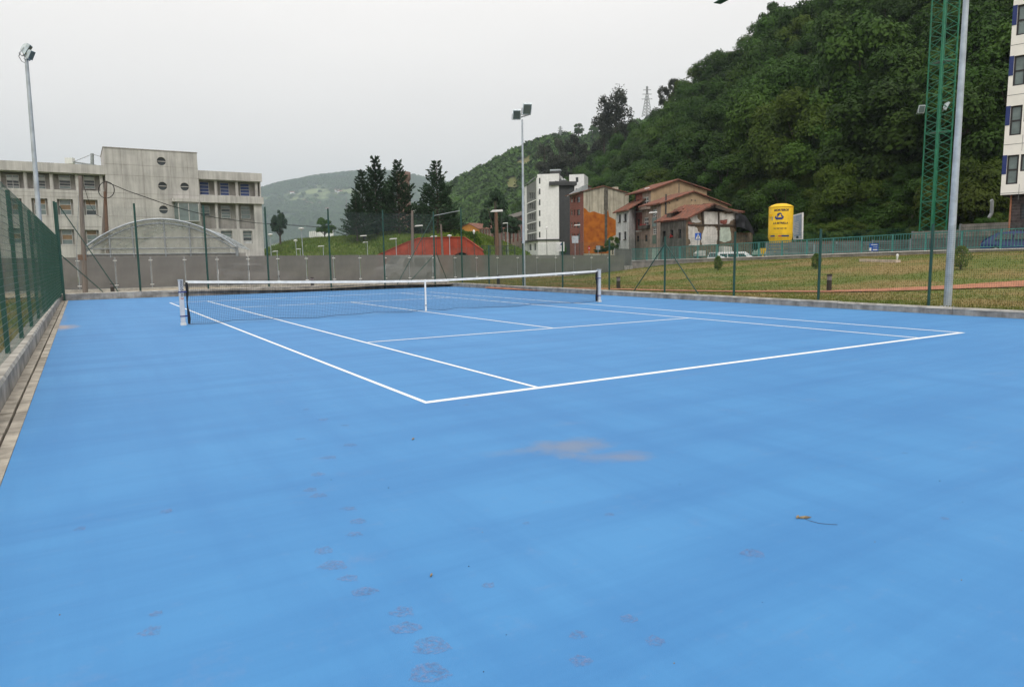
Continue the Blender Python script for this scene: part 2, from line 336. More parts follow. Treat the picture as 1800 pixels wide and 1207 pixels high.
# court slab with its left edge running slightly inwards
def lx(y): return -3.57+.20*(y+1)/28.5
FARY = 28.15; RX = 14.8
mb = MB(); mb.slab([(lx(-14), -14, .0), (RX, -14, 0), (RX, FARY, 0), (lx(FARY), FARY, 0)], (0, 0, -.3))
court = tag(mb.build('tennis_court', M['court']), kind='structure')
def line(a, b, wd, h=.004):
    a = np.array(a, float); b = np.array(b, float); d = (b-a)/np.linalg.norm(b-a); n = np.array([-d[1], d[0]])*wd/2
    m_ = MB(); m_.slab([(*(a-n), h), (*(b-n), h), (*(b+n), h), (*(a+n), h)], (0, 0, -.003)); m_.build('court_line', M['paintline'], court)
nl, nr_, fl, fr = (-.02, -.02), (10.92, -.04), (-.06, 22.85), (10.92, 23.25)
line((nl[0]-.025, nl[1]+.025), (nr_[0]+.03, nr_[1]+.025), .085)
line((nl[0], nl[1]+.07), (fl[0], fl[1]), .05); line((nr_[0], .01), (fr[0], fr[1]), .05)
line((fl[0]-.025, fl[1]), (fr[0]+.025, fr[1]), .05, .0045)
line((1.40, .03), (1.27, 22.82), .05, .0045); line((9.50, .03), (9.53, 23.15), .05, .0045)
line((1.42, 5.60), (9.50, 5.47), .05, .005); line((5.53, 5.58), (5.36, 18.0), .05, .0055); line((1.30, 17.9), (9.52, 18.1), .05, .005)
# footprints of brown dust
for u, v, s in [(612, 895, 1), (622, 940, 1), (566, 970, 1.0), (583, 996, 1.1), (640, 1042, 1.1), (612, 1018, .9), (712, 1107, 1.2), (706, 1078, 1), (755, 1140, 1.3), (752, 1188, 1.2), (558, 835, 1), (545, 862, .9), (560, 872, 1), (578, 805, .9), (568, 738, .8), (606, 748, .8), (537, 720, .7),
                (528, 772, .8), (614, 783, .8), (628, 918, .8), (858, 1030, .7), (925, 920, .5), (1072, 905, .5), (1325, 975, .9), (1152, 1130, .8), (1105, 1090, .8), (1592, 797, .5), (1662, 912, .5), (262, 1112, .8), (272, 1080, .7), (140, 930, .7), (290, 900, .8), (1022, 1165, .8), (700, 690, .5), (510, 660, .6), (480, 640, .5), (430, 650, .4), (820, 712, .4), (560, 650, .5), (1018, 1118, .6)]:
    c = G(u, v); a = random.uniform(-.22, .22)-.55; s *= random.uniform(.85, 1.1); lx_, ly_ = .058*s*random.uniform(.8, 1.15), .075*s*random.uniform(.7, 1.1); ph = random.uniform(0, 6); pts = []
    for k in range(12):
        t = 2*math.pi*k/12; x = math.cos(t)*lx_*(1+.2*math.sin(3*t+ph)); y = math.sin(t)*ly_*(.45 if t > math.pi else 1)*(1+.15*math.sin(5*t+ph))
        pts.append((c[0]+x*math.cos(a)-y*math.sin(a), c[1]+x*math.sin(a)+y*math.cos(a), .0025))
    MB().face(pts).build('footprint', M['footdust'], court)
# drain gutter: two rows of slabs with an open slot
gut = tag(MB().box(-4.1, -14, -.35, -3.3, FARY, -.06).build('drain_gutter', M['slot']), kind='structure')
y = -12.0
while y < FARY-.2:
    y1 = min(y+.98, FARY-.1); xa, xb = lx(y), lx(y1)
    for o0, o1 in ((-.235, -.125), (-.10, -.004)):
        dz = random.uniform(-.004, .004); m_ = MB()
        b = [(xa+o0, y, -.08), (xa+o1, y, -.08), (xb+o1, y1, -.08), (xb+o0, y1, -.08)]
        m_.hexa(b, [(p[0], p[1], .0+dz) for p in b]); m_.build('gutter_slab', M['slab'], gut)
    y += 1.0
# low walls round the court (each segment a part, joint between)
def lowwall(name, label, pts, h0, h1, wd, side, seg, z0=-.3):
    a = np.array(pts[0], float); b = np.array(pts[1], float); Ln = np.linalg.norm(b-a); d = (b-a)/Ln; n = np.array([-d[1], d[0]])*side
    t = thing(name, label, 'wall', (*a, 0)); s = 0.0
    while s < Ln-.05:
        e = min(Ln, s+seg); g = .006; p, q = a+d*(s+g), a+d*(e-g); hh = h0+(h1-h0)*s/Ln+random.uniform(-.006, .006); m_ = MB()
        b4 = [(*p, z0), (*q, z0), (*(q+n*wd), z0), (*(p+n*wd), z0)]; m_.hexa(b4, [(x, y_, hh-.03) for x, y_, _ in b4])
        m_.build('wall_block', M['kerb'], t)
        c4 = [(*(p-n*.008), hh-.028), (*(q-n*.008), hh-.028), (*(q+n*(wd+.008)), hh-.028), (*(p+n*(wd+.008)), hh-.028)]
        i4 = [(*(p+n*.012), hh+.012), (*(q+n*.012), hh+.012), (*(q+n*(wd-.012)), hh+.012), (*(p+n*(wd-.012)), hh+.012)]
        MB().hexa(c4, i4).build('coping', M['kerb_top'], t); s = e
    return t
lowwall('low_wall', 'long low concrete wall with rough top running beside the drain, left of the court', [(lx(-12)-.24, -12), (lx(FARY)-.24, FARY-.0)], .24, .27, .26, 1, 2.5)
lowwall('low_wall', 'low concrete wall across the far end of the court, behind the net', [(lx(FARY)-.24, FARY+.02), (RX+.2, FARY+.02+1.0)], .28, .26, .22, 1, 3.0)
lowwall('low_wall', 'low grey concrete kerb wall between the court and the right hand lawn', [(RX, FARY+.9), (RX, -9)], .20, .15, .24, 1, 3.0)

# grass, path, road sheets
lawn = sheet('lawn', RX+.22, 40.0, -16, 34.0, 60, 90, M['soil'], 0)
sheet('beige_path', -14, RX+.3, FARY+.2, 34.6, 40, 12, M['path'], -.01, lambda x, y: .17+.04*math.sin(x*.7))
sheet('verge', -40, -3.85, -14, 34, 30, 40, M['soil'], 0, lambda x, y: .02+.10*sstep((y-10)/18)+.03*math.sin(x*1.3)*math.cos(y))
sheet('street', -90, 40.2, 34.7, 62, 40, 10, M['asphalt'], -.03, lambda x, y: .1)
sheet('road', 40.42, 64, -40, 260, 12, 120, M['asphalt'], 0)
sheet('bank_ground', -120, 260, 62.02, 330, 60, 60, M['bank'], -.05, lambda x, y: .1 if x < 40 else H(x, y)-.3)
sheet('yard', 64.02, 160, -40, 62, 24, 24, M['path'], -.03)
# orange clay path
rb = []
for u, v, hw in [(860, 503, .25), (900, 504.5, .3), (985, 507, .33), (1100, 509.5, .35), (1200, 512, .35), (1300, 513.3, .36), (1450, 513.5, .40), (1550, 511, .5), (1620, 508.5, .52), (1700, 504.8, .6), (1800, 500, .7), (1950, 492, .8)]:
    rb.append((GT(u, v), hw))
mb = MB(); L_, R_ = [], []
for i, (p, hw) in enumerate(rb):
    a = rb[max(0, i-1)][0]; b = rb[min(len(rb)-1, i+1)][0]; d = (b-a)[:2]; d = d/np.linalg.norm(d); n = np.array([-d[1], d[0]])
    for k, (s, A) in enumerate(((1, L_), (-1, R_))):
        q = p[:2]+n*hw*1.2*s*random.uniform(.85, 1.1); A.append((q[0], q[1], H(*q)+.035))
for i in range(len(L_)-1): mb.face([R_[i], R_[i+1], L_[i+1], L_[i]])
tag(mb.build('clay_path', M['orange']), kind='structure')

# blades of grass
def grass(name, label_pts, h, w_, mt, lean=.5):
    p = label_pts; n = len(p); a = RNG.uniform(0, 2*np.pi, n); hh = h*RNG.uniform(.4, 1.3, n); ww = w_*RNG.uniform(.6, 1.3, n)
    dx, dy = np.cos(a)*ww, np.sin(a)*ww; lx2, ly2 = RNG.normal(0, lean, n)*hh, RNG.normal(0, lean, n)*hh
    V = np.zeros((n, 3, 3)); V[:, 0] = p+np.c_[dx, dy, np.zeros(n)]; V[:, 1] = p-np.c_[dx, dy, np.zeros(n)]; V[:, 2] = p+np.c_[lx2, ly2, hh]
    o = link(name, cards(name, V, mt)); return tag(o, kind='stuff')
pp = []
while len(pp) < 90000:
    x = RX+.3+(40-RX-.3)*random.random()**1.3; y = random.uniform(-6, 33.8); pp.append((x, y, H(x, y)))
PTH = np.array([p[:2] for p, _ in rb]); A_ = np.array(pp)
def near_path(q):
    dm = np.full(len(q), 9.0)
    for a, b in zip(PTH, PTH[1:]):
        ab = b-a; t = np.clip(((q-a)@ab)/(ab@ab), 0, 1); dm = np.minimum(dm, np.linalg.norm(q-(a+t[:, None]*ab), axis=1))
    return dm
A_ = A_[near_path(A_[:, :2]) > .52]
tag(grass('grass', A_, .055, .016, M['blade']), 'short dry green grass on the lawn slope right of the court', 'grass')
pp = np.array([(x, y, .02+.10*sstep((y-10)/18)) for x, y in zip(RNG.uniform(-9, -4, 14000), RNG.uniform(-2, 33, 14000))])
tag(grass('grass', pp, .09, .012, M['blade']), 'rough grass strip seen through the green fence on the left', 'grass')

# ================================================================== FENCES
def fence_mesh(mb, a, b, z0, z1, sx, sz, r, hr=None):    # wire grid between two plan points
    a = np.array(a, float); b = np.array(b, float); Ln = np.linalg.norm(b-a); n = max(1, int(round(Ln/sx)))
    for i in range(n+1):
        p = a+(b-a)*i/n; mb.bar((*p, z0(i/n)), (*p, z1(i/n)), r, 3, sm=False, caps=False)
    k = max(1, int(round((z1(0)-z0(0))/sz)))
    for j in range(k+1):
        f = j/k; mb.bar((*a, z0(0)+(z1(0)-z0(0))*f), (*b, z0(1)+(z1(1)-z0(1))*f), hr or r, 3, sm=False, caps=False)
# left fence: stiff green panels
t = thing('green_fence', 'tall dark green welded wire fence along the left side of the court', 'fence', (-3.95, 8, .25))
def fxl(y): return -3.98+.36*y/28.6
ly = list(np.arange(.45, 27.6, 2.45)); lpost = None
def stiff(y0, y1):
    a, b = np.array((fxl(y0)+.04, y0)), np.array((fxl(y1)+.04, y1)); n = int((y1-y0)/.07); m_ = MB()
    for i in range(n+1): q = a+(b-a)*i/n; m_.bar((*q, .2), (*q, 2.7), .0020, 3, sm=False, caps=False)
    m_.build('mesh_panel', M['green'], t); m_ = MB()
    for j in range(26): z = .21+.0996*j; m_.bar((*a, z), (*b, z), .0030, 4, sm=False, caps=False)
    m_.build('mesh_wire', M['wire_light'], t)
for i, yy in enumerate(ly):
    if lpost is None: lpost = MB().box(-.03, -.025, 0, .03, .025, 1).mesh('post', M['green'])
    o = link('post', lpost, t, Vector((fxl(yy), yy, -.2))-t.location); o.scale = (1, 1, 2.92)
    stiff(yy, ly[i+1] if i+1 < len(ly) else 28.6)
for xx, yy, zz in ((-3.58, 28.72, 4.12), (-3.50, 28.15, 4.05)): MB().box(xx-.04, yy-.04, 0, xx+.04, yy+.04, zz).build('tall_post', M['green'], t)
# far fence: slim posts, fine mesh
t = thing('ball_stop_fence', 'tall fine mesh ball stop fence with green posts behind the far end of the court', 'fence', (5, 28.7, .25))
fx = [-3.58, -.62, 2.2, 4.95, 8.03, 10.95, 13.9]
for i, x in enumerate(fx):
    yy = 28.7+.045*x*0; MB().bar((x, yy, 0), (x, yy, 4.13), .042, 8).build('post', M['green'], t)
    if i: m_ = MB(); fence_mesh(m_, (fx[i-1], yy), (x, yy), lambda f: .3, lambda f: 3.95, .05, .05, .0016); m_.build('wire_mesh', M['wire_far'], t)
def braces(t, lst, r=.022):
    for a, b in lst: MB().bar(a, b, r, 6).build('brace', M['green'], t)
braces(t, [(PY(104, 362, 28.65), PY(208, 513, 28.9)), (PY(108, 449, 28.65), PY(181, 513, 28.9)), (PY(762, 380, 28.75), PY(698, 500, 28.95)), (PY(762, 449, 28.75), PY(716, 500, 28.95))])
# right fence: lower
t = thing('lawn_fence', 'waist high green wire mesh fence along the lawn on the right of the court', 'fence', (15.05, 12, .15))
ry = [28.7, 24.69, 21.45, 18.27, 15.11, 12.01, 8.86, 5.81, 2.74, -.4, -3.6]; rz = [4.1, 2.2, 2.2, 2.18, 2.24, 2.2, 2.25, 2.2, 2.2, 2.2, 2.2]
MB().bar((15.45, 28.4, 0), (15.45, 28.4, 4.35), .045, 8).build('post', M['green'], t)
MB().bar((13.95, 28.7, 3.9), (15.45, 28.4, 4.2), .02, 6).build('top_rail', M['galv2'], t)
for i, yy in enumerate(ry):
    if i: MB().bar((15.05, yy, 0), (15.05, yy, rz[i]), .036, 8).build('post', M['green'], t)
    if i: m_ = MB(); fence_mesh(m_, (15.05, ry[i-1]), (15.05, yy), lambda f: .2, lambda f: 2.12, .05, .05, .0017); m_.build('wire_mesh', M['wire'], t)
braces(t, [((15.05, 12.01, 1.95), PX(1113, 513, 15.1)), ((15.05, 12.01, 1.95), PX(1229, 519, 15.1)), ((13.95, 28.6, 1.9), PX(789, 500, 15.2)), ], .02)
# perforated metal fence along the street
t = thing('perforated_fence', 'long grey perforated metal fence between the court and the street', 'fence', (10, 34, .2))
pm = MB().box(.045, -.012, 0, 1.555, .012, 1.53).mesh('panel', M['perf']); pm2 = MB().box(.03, -.012, 0, 1.57, .012, 1.53).mesh('panel', M['perf2'])
po = MB().bar((0, 0.03, -.1), (0, .03, 1.50), .03, 6).mesh('post', M['galv2']); cp = MB().box(-.09, -.04, -.02, .09, -.013, .02).mesh('clip', M['white'])
k = -16
while -1.3+1.6*k < 31:
    x = -1.3+1.6*k; zb = .31-max(0, x-11)*.009
    link('panel', pm if x < 12 else pm2, t, Vector((x, 34, zb))-t.location)
    q = link('post', po, t, Vector((x, 34, zb))-t.location); link('clip', cp, q, (0, 0, 1.36)); link('clip', cp, q, (0, 0, .12)); k += 1
lw = MB().box(-30, 33.85, -.2, 31.3, 34.15, .27).build('fence_footing', M['kerb_top']); tag(lw, 'low pale concrete footing under the perforated street fence', 'wall')
# short panel fence on beige wall where the grass bank starts
a, b = XY(1080, 56), XY(1110, 60); d = (b-a)/np.linalg.norm(b-a); n = np.array([-d[1], d[0]])
t = thing('panel_fence', 'grey wire panel on a short beige wall at the end of the grass bank', 'fence', (*a, .3))
zb = P(1080, 468, 56)[2]; MB().obox((a+b)/2, d, n, np.linalg.norm(b-a)/2, .12, -.3, zb).build('base_wall', M['kerb_top'], t)
m_ = MB().obox((a+b)/2, d, n, np.linalg.norm(b-a)/2, .02, zb+.01, P(1080, 437, 56)[2]); m_.build('panel', M['perf2'], t)
MB().bar((*a, zb), (*a, zb+1.45), .03, 6).build('post', M['galv2'], t); MB().bar((*b, zb), (*b, zb+1.45), .03, 6).build('post', M['galv2'], t)
# teal railing on its wall
yr = np.arange(-6, 42.1, 2.0)
def rz_(y): return float(np.interp(y, [-10, 11, 17, 27, 41.5], [1.86, 1.70, 1.64, 1.44, 1.19]))
t = thing('roadside_wall', 'low pale wall at the top of the lawn carrying the teal railing', 'wall', (40, 20, 1))
for y0 in np.arange(-8, 42, 5.0):
    y1 = y0+4.98; pts = [(39.95, y0, .2), (40.25, y0, .2), (40.25, y1, .2), (39.95, y1, .2)]
    if abs(y0-17) < .1: pass
    MB().hexa(pts, [(x, y_, rz_(y_)-.06) for x, y_, _ in pts]).build('wall_block', M['railwall'], t)
    pts = [(39.90, y0, 0), (40.30, y0, 0), (40.30, y1, 0), (39.90, y1, 0)]
    MB().hexa([(x, y_, rz_(y_)-.058) for x, y_, _ in pts], [(x, y_, rz_(y_)) for x, y_, _ in pts]).build('coping', M['railcap'], t)
t = thing('teal_railing', 'teal painted metal railing along the road above the lawn', 'railing', (40.1, 20, 1.4))
bm_ = MB().box(-.012, -.012, 0, .012, .012, .9).mesh('baluster', M['teal']); pm_ = MB().box(-.045, -.045, 0, .045, .045, 1.06).mesh('post', M['teal'])
for i in range(len(yr)-1):
    y0, y1 = yr[i], yr[i+1]; z0, z1 = rz_(y0), rz_(y1)
    link('post', pm_, t, Vector((40.1, y0, z0))-t.location)
    MB().bar((40.1, y0, z0+1.03), (40.1, y1, z1+1.03), .035, 4, sm=False).build('top_rail', M['teal'], t)
    MB().bar((40.1, y0, z0+.1), (40.1, y1, z1+.1), .025, 4, sm=False).build('bottom_rail', M['teal'], t)
    for k in range(1, 12): link('baluster', bm_, t, Vector((40.1, y0+2.0*k/12, z0+(z1-z0)*k/12+.1))-t.location)
#@@PART2
# ================================================================== NET
def text_mesh(name, body, size, mt, align='CENTER', italic=0, extrude=.001, bold=0.0):
    c = bpy.data.curves.new(name, 'FONT'); c.body = body; c.size = size; c.align_x = align; c.align_y = 'CENTER'; c.extrude = extrude; c.shear = italic; c.offset = bold; c.resolution_u = 3
    o = bpy.data.objects.new(name, c); COL.objects.link(o); dg = bpy.context.evaluated_depsgraph_get(); me = bpy.data.meshes.new_from_object(o.evaluated_get(dg))
    bpy.data.objects.remove(o); bpy.data.curves.remove(c); me.materials.clear(); me.materials.append(mt); return me
NY = 11.85
def zt(x):
    k = abs(x-5.485)/6.4; return .914+(1.07-.914)*min(1, k)**1.3
t = thing('tennis_net', 'black tennis net with white top band and white centre strap across the court', 'tennis net', (5.485, NY, 0))
m_ = MB(); xs = np.linspace(-.80, 11.80, 301)
def zb_(x): return .035+.02*math.sin(x*2.1)+.015*math.sin(x*5)+.05*max(0, 1-abs(x-5.485)/.5)*1.0
def yb_(x, z): return NY+.03*math.sin(x*1.7)*(1-z)+.012*math.sin(x*6+z*5)*(1-z)
for x in xs:
    zz = np.linspace(zb_(x), zt(x)-.03, 5); m_.tube([(x, yb_(x, z), z) for z in zz], .0021, 3)
for j in range(24):
    f = j/23; seg = 24; pts = []
    for i in range(seg+1):
        x = -.80+12.6*i/seg; z = zb_(x)+(zt(x)-.03-zb_(x))*f; pts.append((x, yb_(x, z), z))
    m_.tube(pts, .0021 if j else .006, 3)
o = m_.build('netting', M['cord'], t)
m_ = MB()
for i in range(24):
    xa = -.80+12.6*i/24; xb = -.80+12.6*(i+1)/24; za, zb2 = zt(xa)+random.uniform(-.002, .002), zt(xb)
    m_.hexa([(xa, NY-.012, za-.062), (xb, NY-.012, zb2-.062), (xb, NY+.012, zb2-.062), (xa, NY+.012, za-.062)], [(xa, NY-.010, za), (xb, NY-.010, zb2), (xb, NY+.010, zb2), (xa, NY+.010, za)])
m_.build('top_band', M['tape'], t)
cs = MB().box(5.46, NY-.022, .02, 5.51, NY-.014, zt(5.485)+.004).box(5.46, NY-.022, zt(5.485)+.004, 5.51, NY+.018, zt(5.485)+.010).build('centre_strap', M['tape'], t)
MB().box(5.463, NY-.032, .17, 5.507, NY-.0225, .205).build('buckle', M['galv2'], cs)
MB().bar((5.485, NY-.02, 0), (5.485, NY-.02, .04), .006, 6).build('floor_hook', M['galv2'], cs)
for x, s in ((-.80, 1), (11.80, -1)):
    m_ = MB(); zz = np.linspace(.03, 1.03, 9)
    for a, b in zip(zz, zz[1:]):
        wa, wb = .035+.022*math.sin(a*9), .035+.022*math.sin(b*9)
        m_.hexa([(x-.01*s, NY-.02, a), (x+wa*s, NY-.02, a), (x+wa*s, NY+.02, a), (x-.01*s, NY+.02, a)], [(x-.01*s, NY-.02, b), (x+wb*s, NY-.02, b), (x+wb*s, NY+.02, b), (x-.01*s, NY+.02, b)])
    m_.build('side_band', M['black'], t)
def net_post(x, s, label):
    p = thing('net_post', label, 'post', (x, NY, 0), 'tennis net posts')
    m_ = MB(); w2 = .05; b = [(x-w2+.008, NY-w2, .01), (x+w2-.008, NY-w2, .01), (x+w2, NY-w2+.008, .01), (x+w2, NY+w2-.008, .01), (x+w2-.008, NY+w2, .01), (x-w2+.008, NY+w2, .01), (x-w2, NY+w2-.008, .01), (x-w2, NY-w2+.008, .01)]
    m_.add(b+[(a, c, 1.07) for a, c, _ in b], [tuple(range(7, -1, -1)), tuple(range(8, 16))]+[(i, (i+1) % 8, 8+(i+1) % 8, 8+i) for i in range(8)]); m_.build('tube', M['netpost'], p)
    MB().box(x-.055, NY-.055, 1.07, x+.055, NY+.055, 1.10).build('cap', M['galv'], p)
    MB().box(x-.058, NY-.06, 0, x+.062, NY+.058, .06).build('ground_sleeve', M['sleeve'], p)
    for z in (.22, .80): MB().box(x-.058 if s > 0 else x-.115, NY-.056, z-.012, x+.115 if s > 0 else x+.058, NY+.056, z+.014).build('strap', M['navy'], p)
    return p
p = net_post(-.914, 1, 'left net post, grey with lettering, blue straps and white foot'); a = text_mesh('lettering', 'omposan', .115, M['blackprint'], 'LEFT', bold=.001)
def vert_text(me, x, z, parent):
    o = link('lettering', me, parent, Vector((x, NY-.0525, z))-parent.location); o.rotation_euler = (R(90), R(-90), 0); return o
vert_text(a, -.914, .685, p); a = text_mesh('lettering', 'c', .115, M['red'], 'LEFT', bold=.001); vert_text(a, -.914, .62, p)
net_post(11.884, -1, 'right net post, plain grey with blue straps')

# ================================================================== THINGS ROUND THE COURT
def bollard(x, y, h, label):
    z = H(x, y) if x > 15.1 else .17
    p = thing('bollard_light', label, 'bollard', (x, y, z), 'brown bollard lights round the court')
    MB().bar((x, y, z-.1), (x, y, z+h*.66), .085, 14, m=0).build('body', M['brown'], p); MB().bar((x, y, z+h*.661), (x, y, z+h*.9), .08, 14).build('lens', M['lens'], p)
    MB().bar((x, y, z+h*.901), (x, y, z+h), .092, 14).build('cap', M['brown'], p)
bollard(16.54, 16.3, .52, 'brown bollard light on the grass just right of the net post')
bollard(15.9, 25.2, .50, 'brown bollard light behind the net near the middle lamp mast')
bollard(7.5, 30.2, .50, 'brown bollard light at the far path seen above the net band left of the centre')
bollard(-1.62, 31.0, .42, 'brown bollard light at the far path beside the leaning green braces')
c = GT(1457, 512); bollard(c[0], c[1], .62, 'brown bollard light on the right hand lawn behind the clay path')

def flood(par, c, aim, s=1.0):        # a floodlight: box body with sloped back, glass front, cradle
    c = Vector([float(k) for k in c]); d = Vector(aim).normalized(); q = d.to_track_quat('Z', 'Y')
    def T(l): return [c+q @ (Vector(p)*s) for p in l]
    m_ = MB(); fr = T([(-.24, -.30, .16), (.24, -.30, .16), (.24, .30, .16), (-.24, .30, .16)]); md = T([(-.24, -.30, .02), (.24, -.30, .02), (.24, .30, .02), (-.24, .30, .02)]); bk = T([(-.15, -.20, -.14), (.15, -.20, -.14), (.15, .14, -.16), (-.15, .14, -.16)])
    m_.hexa(md, fr); m_.hexa(bk, md); o = m_.build('floodlight', M['lampbody'], par)
    g = T([(-.21, -.27, .162), (.21, -.27, .162), (.21, .27, .162), (-.21, .27, .162)]); MB().slab(g, d*.004).build('glass', M['glassg'], o)
    m_ = MB(); a, b, e, f_ = T([(-.27, 0, 0), (-.27, -.42, -.05), (.27, -.42, -.05), (.27, 0, 0)]); m_.tube([a, b, e, f_], .018*s, 5); m_.build('cradle', M['galv2'], o)
    return o
def mast(x, y, z0, z1, r0_, r1_, label, lean=(0, 0)):
    p = thing('floodlight_mast', label, 'floodlight mast', (x, y, z0), 'floodlight masts around the court')
    top = (x+lean[0], y+lean[1], z1); MB().bar((x, y, z0-.1), top, r0_, 16, r1_).build('pole', M['galv'], p)
    MB().lathe((x, y, z0), [(r0_*1.9, 0), (r0_*1.9, .03), (r0_*1.05, .04)], 12).build('base_flange', M['galv2'], p); return p, Vector(top)
cx, cy = 15.42, 21.95
p, top = mast(cx, cy, .15, 8.0, .085, .04, 'grey floodlight mast with two lamps standing behind the right half of the net')
ca = P(903, 210, 36.6); cb = P(932, 201, 36.6); dirx = Vector((cb-ca).tolist()); mid = Vector(((ca+cb)/2).tolist())
MB().bar(ca, cb, .035, 8).build('crossbar', M['galv2'], p)
flood(p, P(908, 200, 36.5), (-.35, -.7, -.62), .8); flood(p, P(926, 190, 36.5), (-.30, -.75, -.6), .9)
q = PX(1665, 541, 15.5)
p, top = mast(15.5, q[1], .13, 8.6, .092, .058, 'tall grey lamp mast close to the fence on the right of the court', (0, 0))
MB().bar(top+Vector((-.5, -.1, 0)), top+Vector((.5, .1, 0)), .035, 8).build('crossbar', M['galv2'], p); flood(p, top+Vector((-.35, -.1, .35)), (-.9, -.1, -.5)); flood(p, top+Vector((.35, .1, .35)), (-.9, .1, -.5))
D_ = 24.5; b = P(70, 418, D_); tt = P(47, 104, D_)
p, top = mast(b[0], b[1], .1, tt[2], .095, .055, 'grey floodlight mast at the far left corner in front of the concrete building', ((tt-b)[0]*.9, (tt-b)[1]*.9))
MB().bar(P(41, 97, D_), P(53, 106, D_), .03, 8).build('crossbar', M['galv2'], p)
flood(p, P(45, 86, D_), (.9, -.2, -.55), .62); flood(p, P(52, 96, D_), (.85, -.5, -.5), .5)
MB().tube([P(36, 93, D_), P(33, 99, D_), P(38, 108, D_), P(46, 112, D_)], .01, 4).build('cable', M['black'], p)

# wooden poles and cable
def pole(name, label, cat, a, b, r0_, r1_, mt, group=None, n=9):
    p = thing(name, label, cat, a, group); m_ = MB(); k = 6; a = Vector([float(c) for c in a]); b = Vector([float(c) for c in b]); pr = a; rr = r0_
    m_.bar(a, b, r0_, 12, r1_)
    m_.build('shaft', mt, p); return p
b = G(150, 515, .16); hb = np.linalg.norm((b-CAM)[:2]@FH)
p = pole('utility_pole', 'weathered wooden pole standing behind the far left corner of the court', 'utility pole', (b[0], b[1], .1), P(141, 309, hb), .115, .075, M['wood'])
MB().tube([P(146, 322, hb), P(158, 360, hb), P(170, 378, hb), P(178, 382, hb)], .012, 4).build('loose_cable', M['black'], p)
MB().tube([P(139, 312, hb), P(138, 360, hb), P(135, 430, hb), P(134, 470, hb)], .014, 4).build('conduit', M['galv2'], p)
MB().box(b[0]-.17, b[1]-.06, 1.7, b[0]+.17, b[1]-.13, 1.95).build('bracket', M['rust'], p)
D_ = 62
pole('utility_pole', 'grey pole with a coil of cable rising behind the arched canopy', 'utility pole', P(179, 470, D_), P(186.5, 318, D_), .17, .11, M['wood'])
pole('utility_pole', 'rusty brown prop leaning against the grey pole behind the canopy', 'utility pole', P(191, 470, D_-.5), P(184.5, 337, D_-.3), .16, .12, M['rust'])
m_ = MB(); cc = [(187+14*math.cos(a), 334+14.5*math.sin(a)) for a in np.linspace(0, 2*math.pi, 25)]; m_.tube([P(a, b, D_-.6) for a, b in cc], .035, 4); tag(m_.build('cable_coil', M['black']), 'loop of black cable hanging on the grey pole', 'cable')
m_ = MB(); m_.tube([P(187, 320, 62), P(225, 336, 63), P(300, 362, 66), P(380, 383, 70), P(450, 392, 74), P(530, 397, 80), P(620, 403, 88), P(724, 371, 96)], .04, 4); tag(m_.build('overhead_cable', M['black']), 'black overhead cable sagging from the coil pole to the far wooden pole', 'cable')

# young bushes on the lawn bank
def bush(u, v, h, wd, label):
    c = GT(u, v); p = thing('young_bush', label, 'bush', c, 'young shrubs planted on the lawn'); m_ = MB()
    for k in range(7):
        a = random.uniform(0, 6.28); m_.bar(c, (c[0]+math.cos(a)*wd*.5, c[1]+math.sin(a)*wd*.5, c[2]+h*random.uniform(.5, .95)), .012, 4, .004)
    m_.build('stems', M['bark'], p); n = 1500
    th = RNG.uniform(0, 2*np.pi, n); zz = RNG.uniform(.12, 1, n); prof = np.sin(np.clip(zz, 0, 1)*np.pi*.86+.25)**.8*(1+.25*np.sin(th*3+zz*9)); rr = wd*.55*prof*np.sqrt(RNG.uniform(.25, 1, n))
    C = np.c_[np.cos(th)*rr, np.sin(th)*rr, zz*h]+np.array(c)-np.array(c); nn = RNG.normal(0, 1, (n, 3)); nn /= np.linalg.norm(nn, axis=1)[:, None]; tt = np.cross(nn, RNG.normal(0, 1, (n, 3))); tt /= np.linalg.norm(tt, axis=1)[:, None]; bb = np.cross(nn, tt)
    s = .038*RNG.uniform(.6, 1.3, (n, 1)); V = np.stack([C-tt*s, C-bb*s*.5, C+tt*s, C+bb*s*.5], 1); link('foliage', cards('foliage', V, M['shrub']), p)
bush(1262, 475, .82, .42, 'small slender bush on the bank below the ruined house')
bush(1434, 473, .78, .42, 'sparse young bush beside the fence post left of centre of the lawn')
bush(1688, 474, .98, .68, 'bright green round bush on the lawn right of the tall mast')
# stone slab bench and marker
a, b = GT(1514, 459.5), GT(1579, 461.5)
t = thing('stone_kerb', 'two pale stone kerb pieces lying on the grass near the railing', 'kerb stones', a)
d = (b-a)/np.linalg.norm(b-a)
for f0, f1 in ((0, .46), (.5, 1)):
    c0, c1 = a+(b-a)*f0, a+(b-a)*f1; n = np.array([-d[1], d[0], 0])*.13
    MB().hexa([c0-n-[0, 0, .05], c1-n-[0, 0, .05], c1+n-[0, 0, .05], c0+n-[0, 0, .05]], [c0-n+[0, 0, .13], c1-n+[0, 0, .13], c1+n+[0, 0, .13], c0+n+[0, 0, .13]]).build('stone', M['stone'], t)
c = GT(1577, 457); m_ = MB(); m_.lathe((c[0], c[1], c[2]), [(.001, .32), (.05, .30), (.065, .24), (.05, .17), (.03, 0)], 10); tag(m_.build('marker_ball', M['white']), 'small round white marker beside the stone kerb pieces', 'marker')
